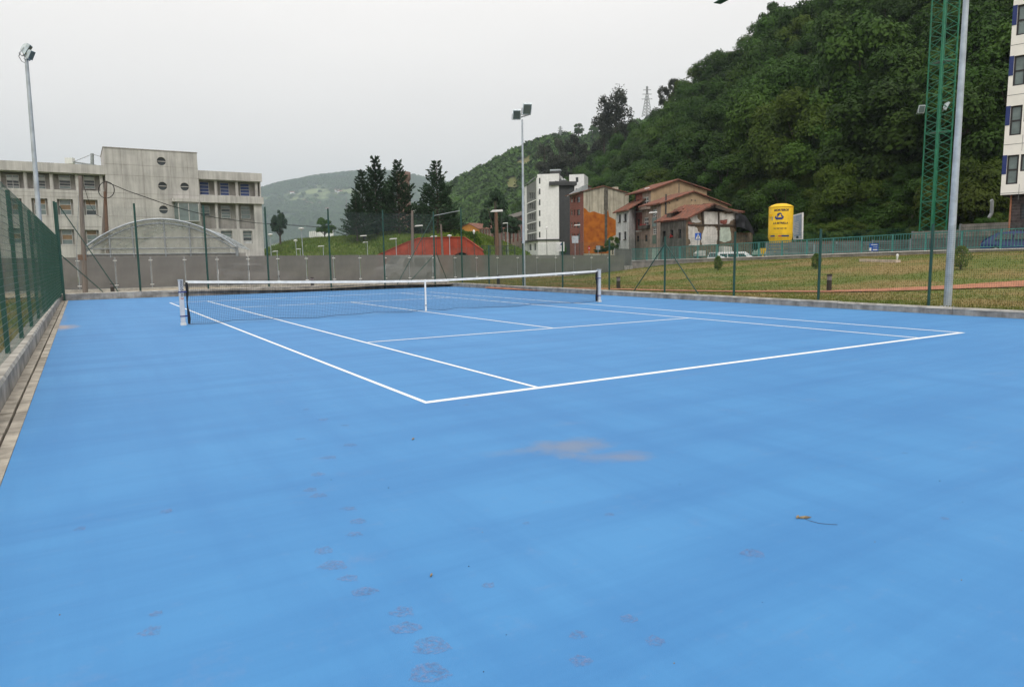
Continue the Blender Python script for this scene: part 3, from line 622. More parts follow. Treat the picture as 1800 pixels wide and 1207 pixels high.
# litter on the court
def leaf(u, v, s, ang, label):
    c = G(u, v, .006); p = thing('dry_leaf', label, 'leaf', c); q = Matrix.Rotation(ang, 3, 'Z')
    pts = [(-.05, 0, .0), (-.02, .012, .006), (.02, .014, .008), (.06, 0, .004), (.02, -.012, .0), (-.02, -.01, 0)]
    m_ = MB(); m_.slab([Vector([float(k) for k in c])+q @ (Vector(t_)*s) for t_ in pts], (0, 0, -.002)); m_.build('blade', M['dryleaf'], p); return p, c
p, c = leaf(1413, 909, .75, -.5, 'brown dry leaf with a long thin stalk lying on the blue court')
MB().tube([G(1414, 911, .006), G(1425, 915, .004), G(1440, 919, .003), G(1455, 920.5, .003), G(1472, 921.5, .003)], .0012, 4).build('stalk', M['bark'], p)
p, c = leaf(1402, 908, .5, .4, 'darker curled dry leaf touching the stalked leaf')
leaf(726, 771, .55, .8, 'small pale leaf scrap on the court below the near corner of the lines')
leaf(758, 1010, .35, .9, 'tiny pale splinter on the court in the lower middle')
for (u, v) in [(582, 843), (848, 935), (683, 857), (824, 995), (1195, 851), (1692, 882), (1652, 845), (1690, 1019), (1585, 700), (1610, 715), (890, 1115), (850, 1180), (105, 1080), (1340, 1058), (1185, 1165), (1385, 712), (822, 722), (1538, 952), (1795, 932), (1535, 908)]:
    c = G(u, v, .0); s = random.uniform(.0018, .0036); p = MB(); x, y = c[0], c[1]
    p.hexa([(x-s, y-s, 0), (x+s, y-s*.6, 0), (x+s*.8, y+s, 0), (x-s*.7, y+s, 0)], [(x-s*.6, y-s*.5, s), (x+s*.5, y-s*.3, s*1.2), (x+s*.4, y+s*.5, s), (x-s*.4, y+s*.6, s*.8)])
    o = p.build('grit', M['dryleaf'] if random.random() < .5 else M['black'], origin=(x, y, 0)); tag(o, 'tiny speck of grit lying on the blue court', 'debris', 'specks of grit on the court')

# ================================================================== BUILDINGS
class Face:
    def __init__(s, A, B): s.A = np.array(A[:2], float); s.B = np.array(B[:2], float); s.L = np.linalg.norm(s.B-s.A); s.d = (s.B-s.A)/s.L; s.n = np.array([s.d[1], -s.d[0]])
    def to(s, u, v):
        r = ray(u, v); Mx = np.array([[s.d[0], -r[0]], [s.d[1], -r[1]]]); q = np.linalg.solve(Mx, CAM[:2]-s.A); return q[0], CAM[2]+r[2]*q[1]
    def pt(s, a, z, out=0.0): p = s.A+s.d*a+s.n*out; return (p[0], p[1], z)
    def rect(s, u0, v0, u1, v1):
        um, vm = (u0+u1)/2, (v0+v1)/2; a0 = s.to(u0, vm)[0]; a1 = s.to(u1, vm)[0]; return (a0, s.to(um, v1)[1], a1, s.to(um, v0)[1])
    def poly(s, pts, out): return [s.pt(*s.to(u, v), out) for u, v in pts]
def wall(f, z0, z1, holes, depth, mt, par, s0=0, s1=None, name='wall', reveal=None, out=0.0):
    s1 = f.L if s1 is None else s1; hs = [(max(s0, a), max(z0, b), min(s1, c), min(z1, d)) for a, b, c, d in holes]; hs = [h for h in hs if h[2]-h[0] > .02 and h[3]-h[1] > .02]
    X = sorted({s0, s1, *[h[0] for h in hs], *[h[2] for h in hs]}); Z = sorted({z0, z1, *[h[1] for h in hs], *[h[3] for h in hs]}); m_ = MB()
    for xa, xb in zip(X, X[1:]):
        za = None
        for za_, zb in zip(Z, Z[1:]):
            cx_, cz = (xa+xb)/2, (za_+zb)/2; hole = any(h[0] < cx_ < h[2] and h[1] < cz < h[3] for h in hs)
            if not hole:
                if za is None: za = za_
                ze = zb
            if (hole or zb == Z[-1]) and za is not None: m_.face([f.pt(xa, za, out), f.pt(xb, za, out), f.pt(xb, ze, out), f.pt(xa, ze, out)]); za = None
    for a, b, c, d in hs:
        for p, q in (((a, b), (c, b)), ((c, b), (c, d)), ((c, d), (a, d)), ((a, d), (a, b))):
            m_.face([f.pt(*q, out), f.pt(*p, out), f.pt(*p, out-depth), f.pt(*q, out-depth)])
    return m_.build(name, mt, par)
def window(f, r, back, par, panes, fm, nm='window', fw=.06, vert=1, border=True):
    a, b, c, d = r; k = len(panes); m_ = MB(); dn = 4
    def bx(x0, z0, x1, z1, o0, o1, m_=m_): m_.hexa([f.pt(x0, z0, o0), f.pt(x1, z0, o0), f.pt(x1, z0, o1), f.pt(x0, z0, o1)], [f.pt(x0, z1, o0), f.pt(x1, z1, o0), f.pt(x1, z1, o1), f.pt(x0, z1, o1)])
    bx(a, b, a+fw, d, -back+.05, -back); bx(c-fw, b, c, d, -back+.05, -back); bx(a+fw, b, c-fw, b+fw, -back+.05, -back); bx(a+fw, d-fw, c-fw, d, -back+.05, -back)
    for i in range(1, k): z = b+(d-b)*i/k; bx(a+fw, z-fw*.5, c-fw, z+fw*.5, -back+.048, -back)
    for i in range(1, vert): x = a+(c-a)*i/vert; bx(x-fw*.4, b+fw, x+fw*.4, d-fw, -back+.046, -back)
    w_ = m_.build(nm, fm, par)
    for i, pn in enumerate(panes):     # bottom to top
        z0, z1 = b+(d-b)*i/k, b+(d-b)*(i+1)/k
        p = MB().face([f.pt(a, z0, -back+.012), f.pt(c, z0, -back+.012), f.pt(c, z1, -back+.012), f.pt(a, z1, -back+.012)]); p.build('pane', M[pn], w_)
    return w_
def closebox(A, B, C, z0, z1, mt, par, name='rear_walls'):
    A, B, C = [np.array(q[:2], float) for q in (A, B, C)]; D = A+C-B; m_ = MB()
    for p, q in ((C, D), (D, A)): m_.face([(*p, z0), (*q, z0), (*q, z1), (*p, z1)])
    m_.face([(*A, z1), (*B, z1), (*C, z1), (*D, z1)]); return m_.build(name, mt, par)
def sidewall(f, z0, z1, mt, par, thick, name='wall'):   # plain closing walls behind a front face: gives the building its depth
    A, B = f.A, f.B; m_ = MB(); Cc, Dd = B-f.n*thick, A-f.n*thick
    for p, q in ((B, Cc), (Cc, Dd), (Dd, A)): m_.face([(*p, z0), (*q, z0), (*q, z1), (*p, z1)])
    m_.face([(*A, z1), (*B, z1), (*Cc, z1), (*Dd, z1)]); return m_.build(name, mt, par)
def fbox(m_, f, x0, z0, x1, z1, o0, o1): m_.hexa([f.pt(x0, z0, o0), f.pt(x1, z0, o0), f.pt(x1, z0, o1), f.pt(x0, z0, o1)], [f.pt(x0, z1, o0), f.pt(x1, z1, o0), f.pt(x1, z1, o1), f.pt(x0, z1, o1)]); return m_

# ---- the long concrete institute on the left
YB = 91.2
t = thing('concrete_institute', 'long raw concrete building with a blank stair tower, round windows and strip windows', 'building', (5, YB, 0))
f = Face((-32, YB), (18.72, YB)); X = lambda u, v=330: f.to(u, v)[0]
xT0, xT1 = X(186.5), X(349); zr = 13.1
recess = 1.0
# left wing
sL = 0; sl1 = xT0; row1 = (f.to(95, 333)[1], f.to(95, 305)[1])
r1 = (0, row1[0], xT0-.02, row1[1])
w2 = [f.rect(*r) for r in ((18, 348.6, 39, 377.6), (56, 348.6, 84.5, 377.6), (101, 350, 129, 377.8), (147.5, 351, 172.5, 378.2), (-30, 347, -4, 376), (-75, 346, -50, 375))]
w3 = [f.rect(*r) for r in ((15, 401, 40, 428), (58, 402, 87, 429), (105, 403, 131, 430), (149, 404, 174.5, 430), (-33, 400, -6, 427), (-78, 399, -52, 426))]
w4 = [f.rect(*r) for r in ((10, 455, 36, 500), (60, 455, 88, 500), (-40, 455, -10, 500))]
wall(f, -.3, zr, [r1]+w2+w3+w4, .45, M['conc'], t, 0, xT0)
fasc = MB(); fbox(fasc, f, 0, row1[1]+.12, xT0, zr+.05, .28, .0); fasc.build('roof_fascia', M['conc'], t)
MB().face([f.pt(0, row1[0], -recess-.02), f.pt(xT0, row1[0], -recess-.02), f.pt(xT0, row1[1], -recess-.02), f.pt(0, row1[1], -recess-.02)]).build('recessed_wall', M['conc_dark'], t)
for p0, p1 in ((10, 33), (57, 79.5), (103, 124), (147, 167), (-36, -12)):
    a, b, c, d = f.rect(p0, 305.5, p1, 331); window(f, (a, b, c, d), recess-.07, t, random.choice([('glass', 'blind', 'glassg'), ('glassg', 'glass', 'glass', 'blind', 'glassg'), ('glass', 'blind', 'glass', 'glassg')]), M['frame'], vert=random.choice([1, 1, 2]))
for u in (44.5, 90.5, 135.5, 178.5, -2): x = X(u, 318); MB().bar(f.pt(x, row1[0]-.0, -.35), f.pt(x, row1[1], -.35), .20, 14).build('column', M['conc'], t)
pc = [('glassg', 'orangeblind', 'glassg'), ('glass', 'glassg', 'orangeblind'), ('glassg', 'glassg', 'glass'), ('blind', 'glassg', 'orangeblind')]
for i, r in enumerate(w2+w3+w4):
    a, b, c, d = r; a2, c2 = a+(c-a)*.13, c-(c-a)*.13; m_ = MB()
    window(f, (a2, b+.02, c2, d-.02), .38, t, [('glassg', 'orangeblind', 'glassg'), ('glassg', 'glassg', 'orangeblind'), ('glassg', 'orangeblind', 'glassg'), ('glass', 'glassg', 'orangeblind')][i % 4] if i < 10 else ('blind', 'glassg', 'orangeblind'), M['frame'])
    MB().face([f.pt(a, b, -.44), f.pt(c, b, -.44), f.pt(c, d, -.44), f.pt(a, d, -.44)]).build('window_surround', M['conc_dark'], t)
# tower, standing slightly proud
zt_ = f.to(250, 264.5)[1]; rt = []
f2 = Face(f.pt(xT0, 0, .35)[:2], f.pt(xT1, 0, .35)[:2])
circ = [(283.6, 283.5), (285.9, 327), (324.7, 328.2), (287.6, 368.5)]; hol = []
for (u, v) in circ: a, z = f2.to(u, v); hol.append((a-.56, z-.56, a+.56, z+.56))
bay = f2.rect(306.5, 356, 348.5, 390)
o = wall(f2, -.3, zt_, hol, .4, M['conc'], t, name='stair_tower'); sidewall(f2, -.3, zt_, M['conc'], t, 9, 'tower_walls')
fbox(MB(), f2, -.05, zt_, f2.L+.05, zt_+.12, .05, -9).build('parapet', M['conc_dark'], t)
for a0, b0, c0, d0 in hol:      # ring plate closing the square hole into a round one
    cx_, cz = (a0+c0)/2, (b0+d0)/2; m_ = MB(); n = 24
    for i in range(n):
        t0, t1 = 2*math.pi*i/n, 2*math.pi*(i+1)/n
        def sq(t_): k = .56/max(abs(math.cos(t_)), abs(math.sin(t_))); return (cx_+k*math.cos(t_), cz+k*math.sin(t_))
        def ci(t_, r=.5): return (cx_+r*math.cos(t_), cz+r*math.sin(t_))
        m_.face([f2.pt(*ci(t0), .001), f2.pt(*sq(t0), .001), f2.pt(*sq(t1), .001), f2.pt(*ci(t1), .001)])
        m_.face([f2.pt(*ci(t0), .001), f2.pt(*ci(t1), .001), f2.pt(*ci(t1), -.35), f2.pt(*ci(t0), -.35)])
    m_.build('round_surround', M['conc'], t); wn = MB(); fbox(wn, f2, cx_-.5, cz-.03, cx_+.5, cz+.05, -.2, -.26); wn = wn.build('round_window', M['frame'], t)
    MB().face([f2.pt(a0, b0, -.3), f2.pt(c0, b0, -.3), f2.pt(c0, d0, -.3), f2.pt(a0, d0, -.3)]).build('pane', M['glass'], wn)
# panel joints of the tower, recessed lines read as thin dark seams: shallow grooves between cast lifts
for v in (291, 309.5, 340.5, 349.5, 380.8):
    z = f2.to(250, v)[1]; fbox(MB(), f2, 0, z-.02, f2.L, z+.02, .012, .002).build('lift_joint', M['conc_dark'], t)
for u in (214, 251.5, 300, 330):
    a = f2.to(u, 300)[0]; fbox(MB(), f2, a-.02, 6.5 if u != 330 else 9, a+.02, zt_, .010, .003).build('panel_joint', M['conc_dark'], t)
a, b, c, d = bay     # glazed bay window
m_ = MB(); fbox(m_, f2, a-.25, d, c+.05, d+.42, 1.1, 0); m_.build('bay_canopy', M['conc'], t)
bw = window(Face(f2.pt(a+.35, 0, .9)[:2], f2.pt(c, 0, .9)[:2]), (0, b, c-a-.35, d-.05), 0, t, ('glassg',), M['frame'], 'bay_window', .1, 2)
MB().face([f2.pt(a, b, 0), f2.pt(a+.35, b, .9), f2.pt(a+.35, d, .9), f2.pt(a, d, 0)]).build('pane', M['glassg'], bw)
MB().face([f2.pt(c, b, 0.9), f2.pt(c, b, 0), f2.pt(c, d, 0), f2.pt(c, d, .9)]).build('pane', M['glassg'], bw)
# right wing
zA = f.to(400, 318.5)[1]; zB = f.to(400, 343.8)[1]; zC = f.to(400, 358)[1]; R0 = xT1+.001
w3r = [f.rect(427.8, 405.5, 444, 428.4), f.rect(389, 405.5, 409, 428)]
rowB = (R0+.1, f.to(400, 403)[1], f.L-.12, zC)
rowA = (R0+.1, zB, f.L-.12, zA)
wall(f, -.3, zr, [rowA, (R0+.1, f.to(400, 398)[1]-.3, f.L-1.0, zC)]+w3r, .5, M['conc'], t, R0, f.L)
fbox(MB(), f, R0+.02, zA+.1, f.L+.15, zr+.05, .28, -.0).build('roof_fascia', M['conc'], t)
fbox(MB(), f, R0+.02, zC+.06, f.L+.2, zB-.1, .35, .0).build('floor_band', M['conc'], t)
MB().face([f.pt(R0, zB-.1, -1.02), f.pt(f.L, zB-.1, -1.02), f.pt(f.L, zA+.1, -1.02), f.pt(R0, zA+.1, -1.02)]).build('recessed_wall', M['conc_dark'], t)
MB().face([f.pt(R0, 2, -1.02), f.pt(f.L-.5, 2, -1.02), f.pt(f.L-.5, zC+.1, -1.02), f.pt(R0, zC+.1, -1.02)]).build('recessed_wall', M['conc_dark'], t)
for r in ((352.5, 318.5, 369.4, 342), (388.8, 320, 405, 343), (424.3, 321.5, 441, 344)): window(f, f.rect(*r), .95, t, ('blueblind',)*4, M['frame'])
for r, pn in (((354, 360.5, 371, 380), ('glass', 'glassg', 'glassg')), ((390.5, 360.5, 407.4, 383), ('glassg', 'glassg', 'glass', 'glassg')), ((425.6, 361, 442.5, 384), ('glassg', 'glassg', 'glassg'))): window(f, f.rect(*r), .95, t, pn, M['frame'])
for r in w3r: window(f, r, .4, t, ('blind', 'glass', 'glassg', 'glassg'), M['frame'])
for u, za, zb_2 in ((380.2, zB, zA), (417, zB, zA), (451.5, zB, zA), (381.8, 4.2, zC), (418.3, 1, zC), (452.5, 1, zC)): x = X(u, 330 if za > 7 else 380); MB().bar(f.pt(x, za, -.3), f.pt(x, zb_2, -.3), .2, 14).build('column', M['conc'], t)
for zz in (f.to(90, 338.5)[1], f.to(90, 345.5)[1], f.to(90, 380.5)[1], f.to(90, 398)[1], f.to(90, 432)[1]): fbox(MB(), f, 0, zz-.02, xT0, zz+.015, .010, .001).build('lift_joint', M['conc_dark'], t)
for u in (45, 93, 140, 4, -45): a = X(u, 385); fbox(MB(), f, a-.02, 1, a+.02, row1[0]-.6, .008, .001).build('panel_joint', M['conc_dark'], t)
sidewall(f, -.3, zr, M['conc'], t, 14)
fbox(MB(), f, f.L-3, -.3, f.L+1.6, 2.2, 1.5, -3).build('plinth', M['conc'], t)

# ---- arched canopy in front of it
D0 = 52; zs = P(150, 437, D0)[2]; a0, a1 = XY(150, D0), XY(417, D0+3); ff = Face(a0, a1); za = ff.to(292, 386)[1]; Lc = ff.L; rise = za-zs
t = thing('arched_canopy', 'arched translucent canopy with a steel truss front, before the concrete building', 'canopy', (*((a0+a1)/2), 0))
def arch(s, off=0): return zs+rise*(1-(2*s/Lc-1)**2)+off
Ns = 20; sg = np.linspace(0, Lc, Ns+1); dep = 14.0; m_ = MB()
for a, b in zip(sg, sg[1:]):
    m_.face([ff.pt(a, arch(a), .35), ff.pt(b, arch(b), .35), ff.pt(b, arch(b), -dep), ff.pt(a, arch(a), -dep)], 0, True)
m_.build('roof_sheet', M['poly'], t)
for k, o_ in enumerate((.36, -3.5, -7, -10.5, -14)):
    m_ = MB(); m_.tube([ff.pt(a, arch(a, .03), o_) for a in sg], .07 if k == 0 else .04, 6); m_.build('arch_rib', M['galv'], t)
m_ = MB(); m_.tube([ff.pt(a, arch(a, -.28), .1) for a in sg], .05, 6); m_.build('lower_rib', M['galv'], t)
for i in range(1, Ns, 1): m_ = MB().bar(ff.pt(sg[i], arch(sg[i], .03), .36), ff.pt(sg[i], arch(sg[i], .03), -dep), .022, 4); m_.build('purlin', M['galv2'], t)
for a, b in zip(sg[1:-1], sg[2:-1]): MB().face([ff.pt(a, zs-.4, 0), ff.pt(b, zs-.4, 0), ff.pt(b, arch(b, -.02), 0), ff.pt(a, arch(a, -.02), 0)]).build('end_panel', M['poly'], t)
for u, v in ((236, 447), (292, 447), (336, 447), (195, 447)):
    a, _ = ff.to(u, v); MB().bar(ff.pt(a, 0, .08), ff.pt(a, arch(a, -.1), .08), .055, 6).build('mullion', M['galv2'], t)
for v in (418, 436.5, 446): z = ff.to(290, v)[1]; s0 = max(.1, Lc/2*(1-math.sqrt(max(0, 1-(z-zs)/rise)))); MB().bar(ff.pt(s0, z, .1), ff.pt(Lc-s0, z, .1), .045, 5).build('rail', M['galv2'], t)
m_ = MB(); fbox(m_, ff, -.6, -.2, Lc+.6, zs-.42, 0, -.25); m_.build('base_wall', M['conc_dark'], t)
for s in (0, Lc): MB().bar(ff.pt(s, 0, .1), ff.pt(s, zs+.1, .1), .12, 8).build('column', M['galv2'], t)

# ---- hip and gable helpers
def gable_roof(f, depth, ze, zr_, s_r, par, over=.35, th=.14, mt='tile', zel=None, zer=None, name='roof', pitch=.28):
    # ridge runs away from face f at position s_r; corrugated tile slopes either side
    zel = ze if zel is None else zel; zer = ze if zer is None else zer
    for (s_e, z_e, sg_) in ((-over, zel, 1), (f.L+over, zer, -1)):
        dz = (zr_-z_e)/abs(s_r-s_e if sg_ > 0 else s_e-s_r); zlow = z_e-over*0; m_ = MB(); n = int((depth+over*1.5)/pitch); rows = []
        o0 = over; k = 4
        for i in range(n*k+1):
            o_ = o0-(depth+over*1.5)*i/(n*k); h = .05*abs(math.sin(math.pi*i/k)); rows.append([f.pt(s_e, z_e+h+th, o_), f.pt(s_r, zr_+h+th, o_)])
        for i in range(n*k): a, b = rows[i], rows[i+1]; m_.face([a[0], a[1], b[1], b[0]] if sg_ > 0 else [a[1], a[0], b[0], b[1]], 0, False)
        oe = o0-(depth+over*1.5)
        m_.hexa([f.pt(s_e, z_e, o0), f.pt(s_r, zr_, o0), f.pt(s_r, zr_, oe), f.pt(s_e, z_e, oe)], [f.pt(s_e, z_e+th, o0), f.pt(s_r, zr_+th, o0), f.pt(s_r, zr_+th, oe), f.pt(s_e, z_e+th, oe)])
        m_.build(name, M[mt], par)
def gable_wall(f, z0, zl, zr_, s_r, zrt, mt, par, holes=[], thick=.3):
    zm = min(zl, zrt)-.001; wall(f, z0, zm, holes, .2, mt, par)
    m_ = MB().face([f.pt(0, zm), f.pt(f.L, zm), f.pt(f.L, zrt), f.pt(s_r, zr_), f.pt(0, zl)]); m_.build('gable', mt, par)
def chimney(f, s, o, z0, z1, w2_, par, mt='beige', cap=True):
    m_ = MB(); fbox(m_, f, s-w2_, z0, s+w2_, z1, o+w2_, o-w2_); c_ = m_.build('chimney', M[mt], par)
    if cap: m_ = MB(); fbox(m_, f, s-w2_-.1, z1+.25, s+w2_+.1, z1+.33, o+w2_+.1, o-w2_-.1); [fbox(m_, f, s+k*w2_*.8-.06, z1, s+k*w2_*.8+.06, z1+.25, o+.06, o-.06) for k in (-1, 1)]; m_.build('chimney_cap', M['tile'], c_)
    return c_
Z5 = lambda x, y: (900+x/4.31, 260+y/4.31)
Z6 = lambda x, y: (1080+x/5.485, 300+y/5.485)

# ---- white apartment block
t = thing('apartment_block', 'tall white and charcoal apartment block with a dark roof, furthest of the row', 'building', (*XY(950, 190), 0))
A0, B0, C0 = XY(921.5, 206), XY(945.7, 186), XY(983, 185)
fw = Face(B0, C0); zt2 = fw.to(964, 305.8)[1]; zb2 = fw.to(964, 422)[1]
rects = []
for k in range(6): y = 250+81.5*k; u0, v0 = Z5(204, y-22); u1, v1 = Z5(215, y+22); rects.append(fw.rect(u0, v0, u1, v1))
wall(fw, -.5, zt2, rects, .15, M['render_w'], t)
for r in rects: window(fw, r, .12, t, ('glass',), M['framed'], fw=.05)
fl_ = Face(A0, B0); zl2 = fl_.to(930, 324)[1]; rects = []
for k in range(5):
    for (x0, x1) in ((125, 131), (137, 145), (150, 158), (163, 171)):
        y = 360+79*k; u0, v0 = Z5(x0, y-22); u1, v1 = Z5(x1, y+24); rects.append(fl_.rect(u0, v0, u1, v1))
    for (x0, x1) in ((93, 97), (190, 194)): y = 345+80*k; u0, v0 = Z5(x0, y-18); u1, v1 = Z5(x1, y+18); rects.append(fl_.rect(u0, v0, u1, v1))
sA = fl_.to(*Z5(112, 400))[0]; sB = fl_.to(*Z5(184, 400))[0]
zlw = fl_.to(*Z5(190, 700))[1]
wall(fl_, zlw, zl2, rects, .25, M['render_w'], t, 0, sA); wall(fl_, zlw, zl2, rects, .35, M['mid_g'], t, sA, sB); wall(fl_, zlw, zt2-.8, rects, .2, M['render_w'], t, sB)
for r in rects: window(fl_, r, .18, t, (random.choice(['glass', 'glass', 'glassg']), 'glass'), M['framed'], fw=.06)
wall(fl_, -.5, zlw, [fl_.rect(930, 427, 934, 440), fl_.rect(938, 427, 942, 440)], .4, M['render_w'], t, name='ground_floor')
fbox(MB(), fl_, -1, zlw-.15, fl_.L+.2, zlw+.25, .8, 0).build('ledge', M['dark_g'], t)
fbox(MB(), fw, -.2, zb2-.1, fw.L+1, zb2+.25, .35, 0.002).build('ledge', M['dark_g'], t)
for k in range(5): y = 408+79*k; z = fl_.to(*Z5(150, y))[1]; fbox(MB(), fl_, sA+.1, z-.12, sB-.1, z+.12, .12, .01).build('floor_band', M['render_w'], t)
m_ = MB(); zz = [fl_.to(*Z5(x, y)) for x, y in ((105, 345), (120, 335), (135, 300), (190, 282))]
m_.add([fl_.pt(0, zl2, .3), fl_.pt(sB, zl2+.6, .3), fl_.pt(sB, zl2+2.6, -2.5), fl_.pt(0, zl2+2.4, -2.5)], [(0, 1, 2, 3)]); m_.build('roof_slope', M['dark_g'], t)
sidewall(fw, -.5, zt2, M['render_w'], t, 10); closebox(A0, B0, C0, -.5, zl2-.02, M['mid_g'], t)
fd = Face(fw.pt(fw.L, 0, -.6)[:2], XY(1010, 186)); zd = fd.to(996, 325)[1]; wall(fd, -.5, zd, [], .2, M['dark_g'], t, name='charcoal_wall')
m_ = MB(); c0, c1 = fw.to(*Z5(287, 270)), fd.to(*Z5(487, 270)); za_, zb_3 = fw.to(*Z5(330, 284))[1], fw.to(*Z5(330, 256))[1]
fcap = Face(fw.pt(c0[0], 0, .9)[:2], fd.pt(c1[0], 0, .9)[:2]); fbox(m_, fcap, 0, za_, fcap.L, zb_3, 0, -3); m_.build('roof_overhang', M['dark_g'], t)
pts = [(*Z5(328, 256),), (*Z5(330, 196),), (*Z5(372, 197),), (*Z5(436, 248),), (*Z5(436, 256),)]
m_ = MB(); b_ = [np.array(fcap.pt(*fcap.to(*p), 0)) for p in pts]; m_.slab([b_[0], b_[1]+[1.5, 4, 0], b_[2]+[1.5, 4, 0], b_[3]+[0.5, 2, 0], b_[4]], (2, 3.5, 0)); rf = m_.build('roof_slope', M['dark_g'], t)
for x0, x1 in ((342, 362), (391, 404), (411, 424)):
    ps = [np.array(fcap.pt(*fcap.to(*Z5(*p)), .25)) for p in ((x0, 240), (x1, 240), (x1-3, 228), (x0+1, 228))]; MB().slab([ps[0]+[.2, 1, 0], ps[1]+[.2, 1, 0], ps[2]+[.4, 2, 0], ps[3]+[.4, 2, 0]], (0.01, .15, 0)).build('skylight', M['blind'], rf)
s_, z_ = fw.to(*Z5(313, 195)); m_ = MB(); fbox(m_, fw, s_-1.0, zt2, s_+1.6, fw.to(*Z5(313, 168))[1], -2, -4); cm = m_.build('chimney', M['dark_g'], t); fbox(MB(), fw, s_-1.1, fw.to(*Z5(313, 166))[1], s_+1.7, fw.to(*Z5(313, 156))[1], -1.9, -4.1).build('chimney_cap', M['galv'], cm)
ft = Face(XY(1001, 196), XY(1027, 195)); ztt = ft.to(1014, 306.6)[1]; rects = [ft.rect(*Z5(483, 223), *Z5(502, 260)), ft.rect(*Z5(481, 309), *Z5(502, 345)), ft.rect(*Z5(481, 395), *Z5(502, 430))]
wall(ft, -.5, ztt, rects, .2, M['render_w'], t, name='rear_tower'); sidewall(ft, -.5, ztt, M['render_w'], t, 8, 'rear_tower_walls')
for r in rects: window(ft, r, .15, t, ('glass', 'glass'), M['framed'], fw=.08)

# ---- brick and beige block with orange foam
t = thing('brick_apartment_house', 'old apartment house with red brick side and beige gable partly coated in orange foam', 'building', (*XY(1025, 165), 0))
A0, B0, C0 = XY(1002, 172), XY(1025.8, 160), XY(1104.5, 163)
fg = Face(B0, C0); zl, zrr = fg.to(*Z5(545, 330))[1], fg.to(*Z5(880, 345))[1]; sr, zg = fg.to(*Z5(690, 292))
gable_wall(fg, -.5, zl, zg, sr, zrr, M['beige'], t); gable_roof(fg, 11, 0, zg, sr, t, zel=zl-.1, zer=zrr-.1)
ps = [(543, 455), (552, 458), (562, 466), (574, 482), (590, 490), (605, 484), (622, 482), (655, 495), (690, 504), (712, 500), (720, 485), (727, 473), (735, 520), (760, 533), (785, 548), (785, 660), (720, 690), (700, 720), (700, 752), (740, 770), (740, 800), (543, 800)]
m_ = MB(); f_pts = fg.poly([Z5(*p) for p in ps], .06); m_.slab(f_pts, (-fg.n[0]*.055, -fg.n[1]*.055, 0)); m_.build('orange_foam', M['foam'], t)
for x in (706, 716): a = fg.to(*Z5(x, 400))[0]; MB().bar(fg.pt(a, 4, .12), fg.pt(a, fg.to(*Z5(x, 300))[1], .12), .16, 6).build('downpipe', M['greyrender'], t)
a = fg.to(*Z5(712, 400))[0]; fbox(MB(), fg, a-.5, fg.to(*Z5(700, 470))[1], a+.5, zg-.6, .02, .002).build('dark_flue_stain', M['greyrender'], t)
for v in (575, 633): z = fg.to(*Z5(650, v))[1]; fbox(MB(), fg, .2, z-.08, fg.L*.66, z+.08, .10, .0615).build('foam_ridge', M['foam'], t)
fl_ = Face(A0, B0); zL = fl_.to(*Z5(445, 365))[1]; rects = []
for y in (392, 489, 584, 672):
    for x0, x1 in ((446, 457), (469, 479), (491, 515)): rects.append(fl_.rect(*Z5(x0, y-22), *Z5(x1, y+22)))
wall(fl_, -.5, zL, rects, .25, M['brick'], t)
for i, r in enumerate(rects): window(fl_, r, .2, t, ('blind' if i == 0 else 'glass', 'glass'), M['framed'] if i % 3 else M['framew'], fw=.07)
z = zL; MB().hexa([fl_.pt(-.5, z, .6), fl_.pt(fl_.L, z+.1, .6), fl_.pt(fl_.L, z+.1, -1), fl_.pt(-.5, z, -1)], [fl_.pt(-.3, z+.6, .1), fl_.pt(fl_.L, z+1.2, .3), fl_.pt(fl_.L, z+1.6, -1), fl_.pt(-.3, z+1.0, -1)]).build('eaves', M['galv2'], t)
closebox(A0, B0, C0, -.5, zL-.02, M['brick'], t)
chimney(fg, fg.to(*Z5(612, 300))[0], -4, zl, zg+.2, .5, t, 'greyrender'); chimney(fg, fg.to(*Z5(640, 300))[0], -4.5, zl, zg+.1, .4, t, 'greyrender'); chimney(fg, fg.to(*Z5(802, 300))[0], -1.5, zrr, fg.to(*Z5(802, 292))[1], .55, t, 'beige', False)

# ---- small white house
t = thing('white_house', 'small whitewashed two storey house with four shuttered windows and a tiled roof', 'building', (*XY(1094, 110), 0))
A0, B0, C0 = XY(1083, 113), XY(1105.6, 107.5), XY(1116.5, 110.5)
fl_ = Face(A0, B0); zL = fl_.to(*Z6(70, 395))[1]; rects = [fl_.rect(*Z6(*a), *Z6(*b)) for a, b in (((40, 422), (62, 497)), ((93, 412), (118, 488)), ((38, 595), (60, 665)), ((91, 588), (115, 662)))]
wall(fl_, -.5, zL, rects, .2, M['whitehouse'], t)
for r in rects: window(fl_, r, .15, t, ('glass', 'glass'), M['framed'], fw=.07, vert=2); fbox(MB(), fl_, r[0]-.1, r[1]-.12, r[2]+.1, r[1]-.002, .1, 0.0).build('sill', M['greyrender'], t)
fg = Face(B0, C0); zc = fg.to(*Z6(188, 350))[1]; wall(fg, -.5, zL, [], .1, M['whitehouse'], t); MB().face([fg.pt(0, zL), fg.pt(fg.L, zL), fg.pt(fg.L, zc-.2), fg.pt(0, zL+.02)]).build('gable', M['whitehouse'], t)
for i in range(9): z = zL-.5-i*.75; fbox(MB(), fl_, fl_.L-.28, z-.2, fl_.L-.002, z+.15, .04, 0.001).build('quoin', M['plaster'], t)
e0, e1 = np.array(fl_.pt(-.5, zL, .45)), np.array(fl_.pt(fl_.L+.25, zL+.05, .45)); bk = np.array([*(-fl_.n*4.0), 2.2]); m_ = MB()
n = 30
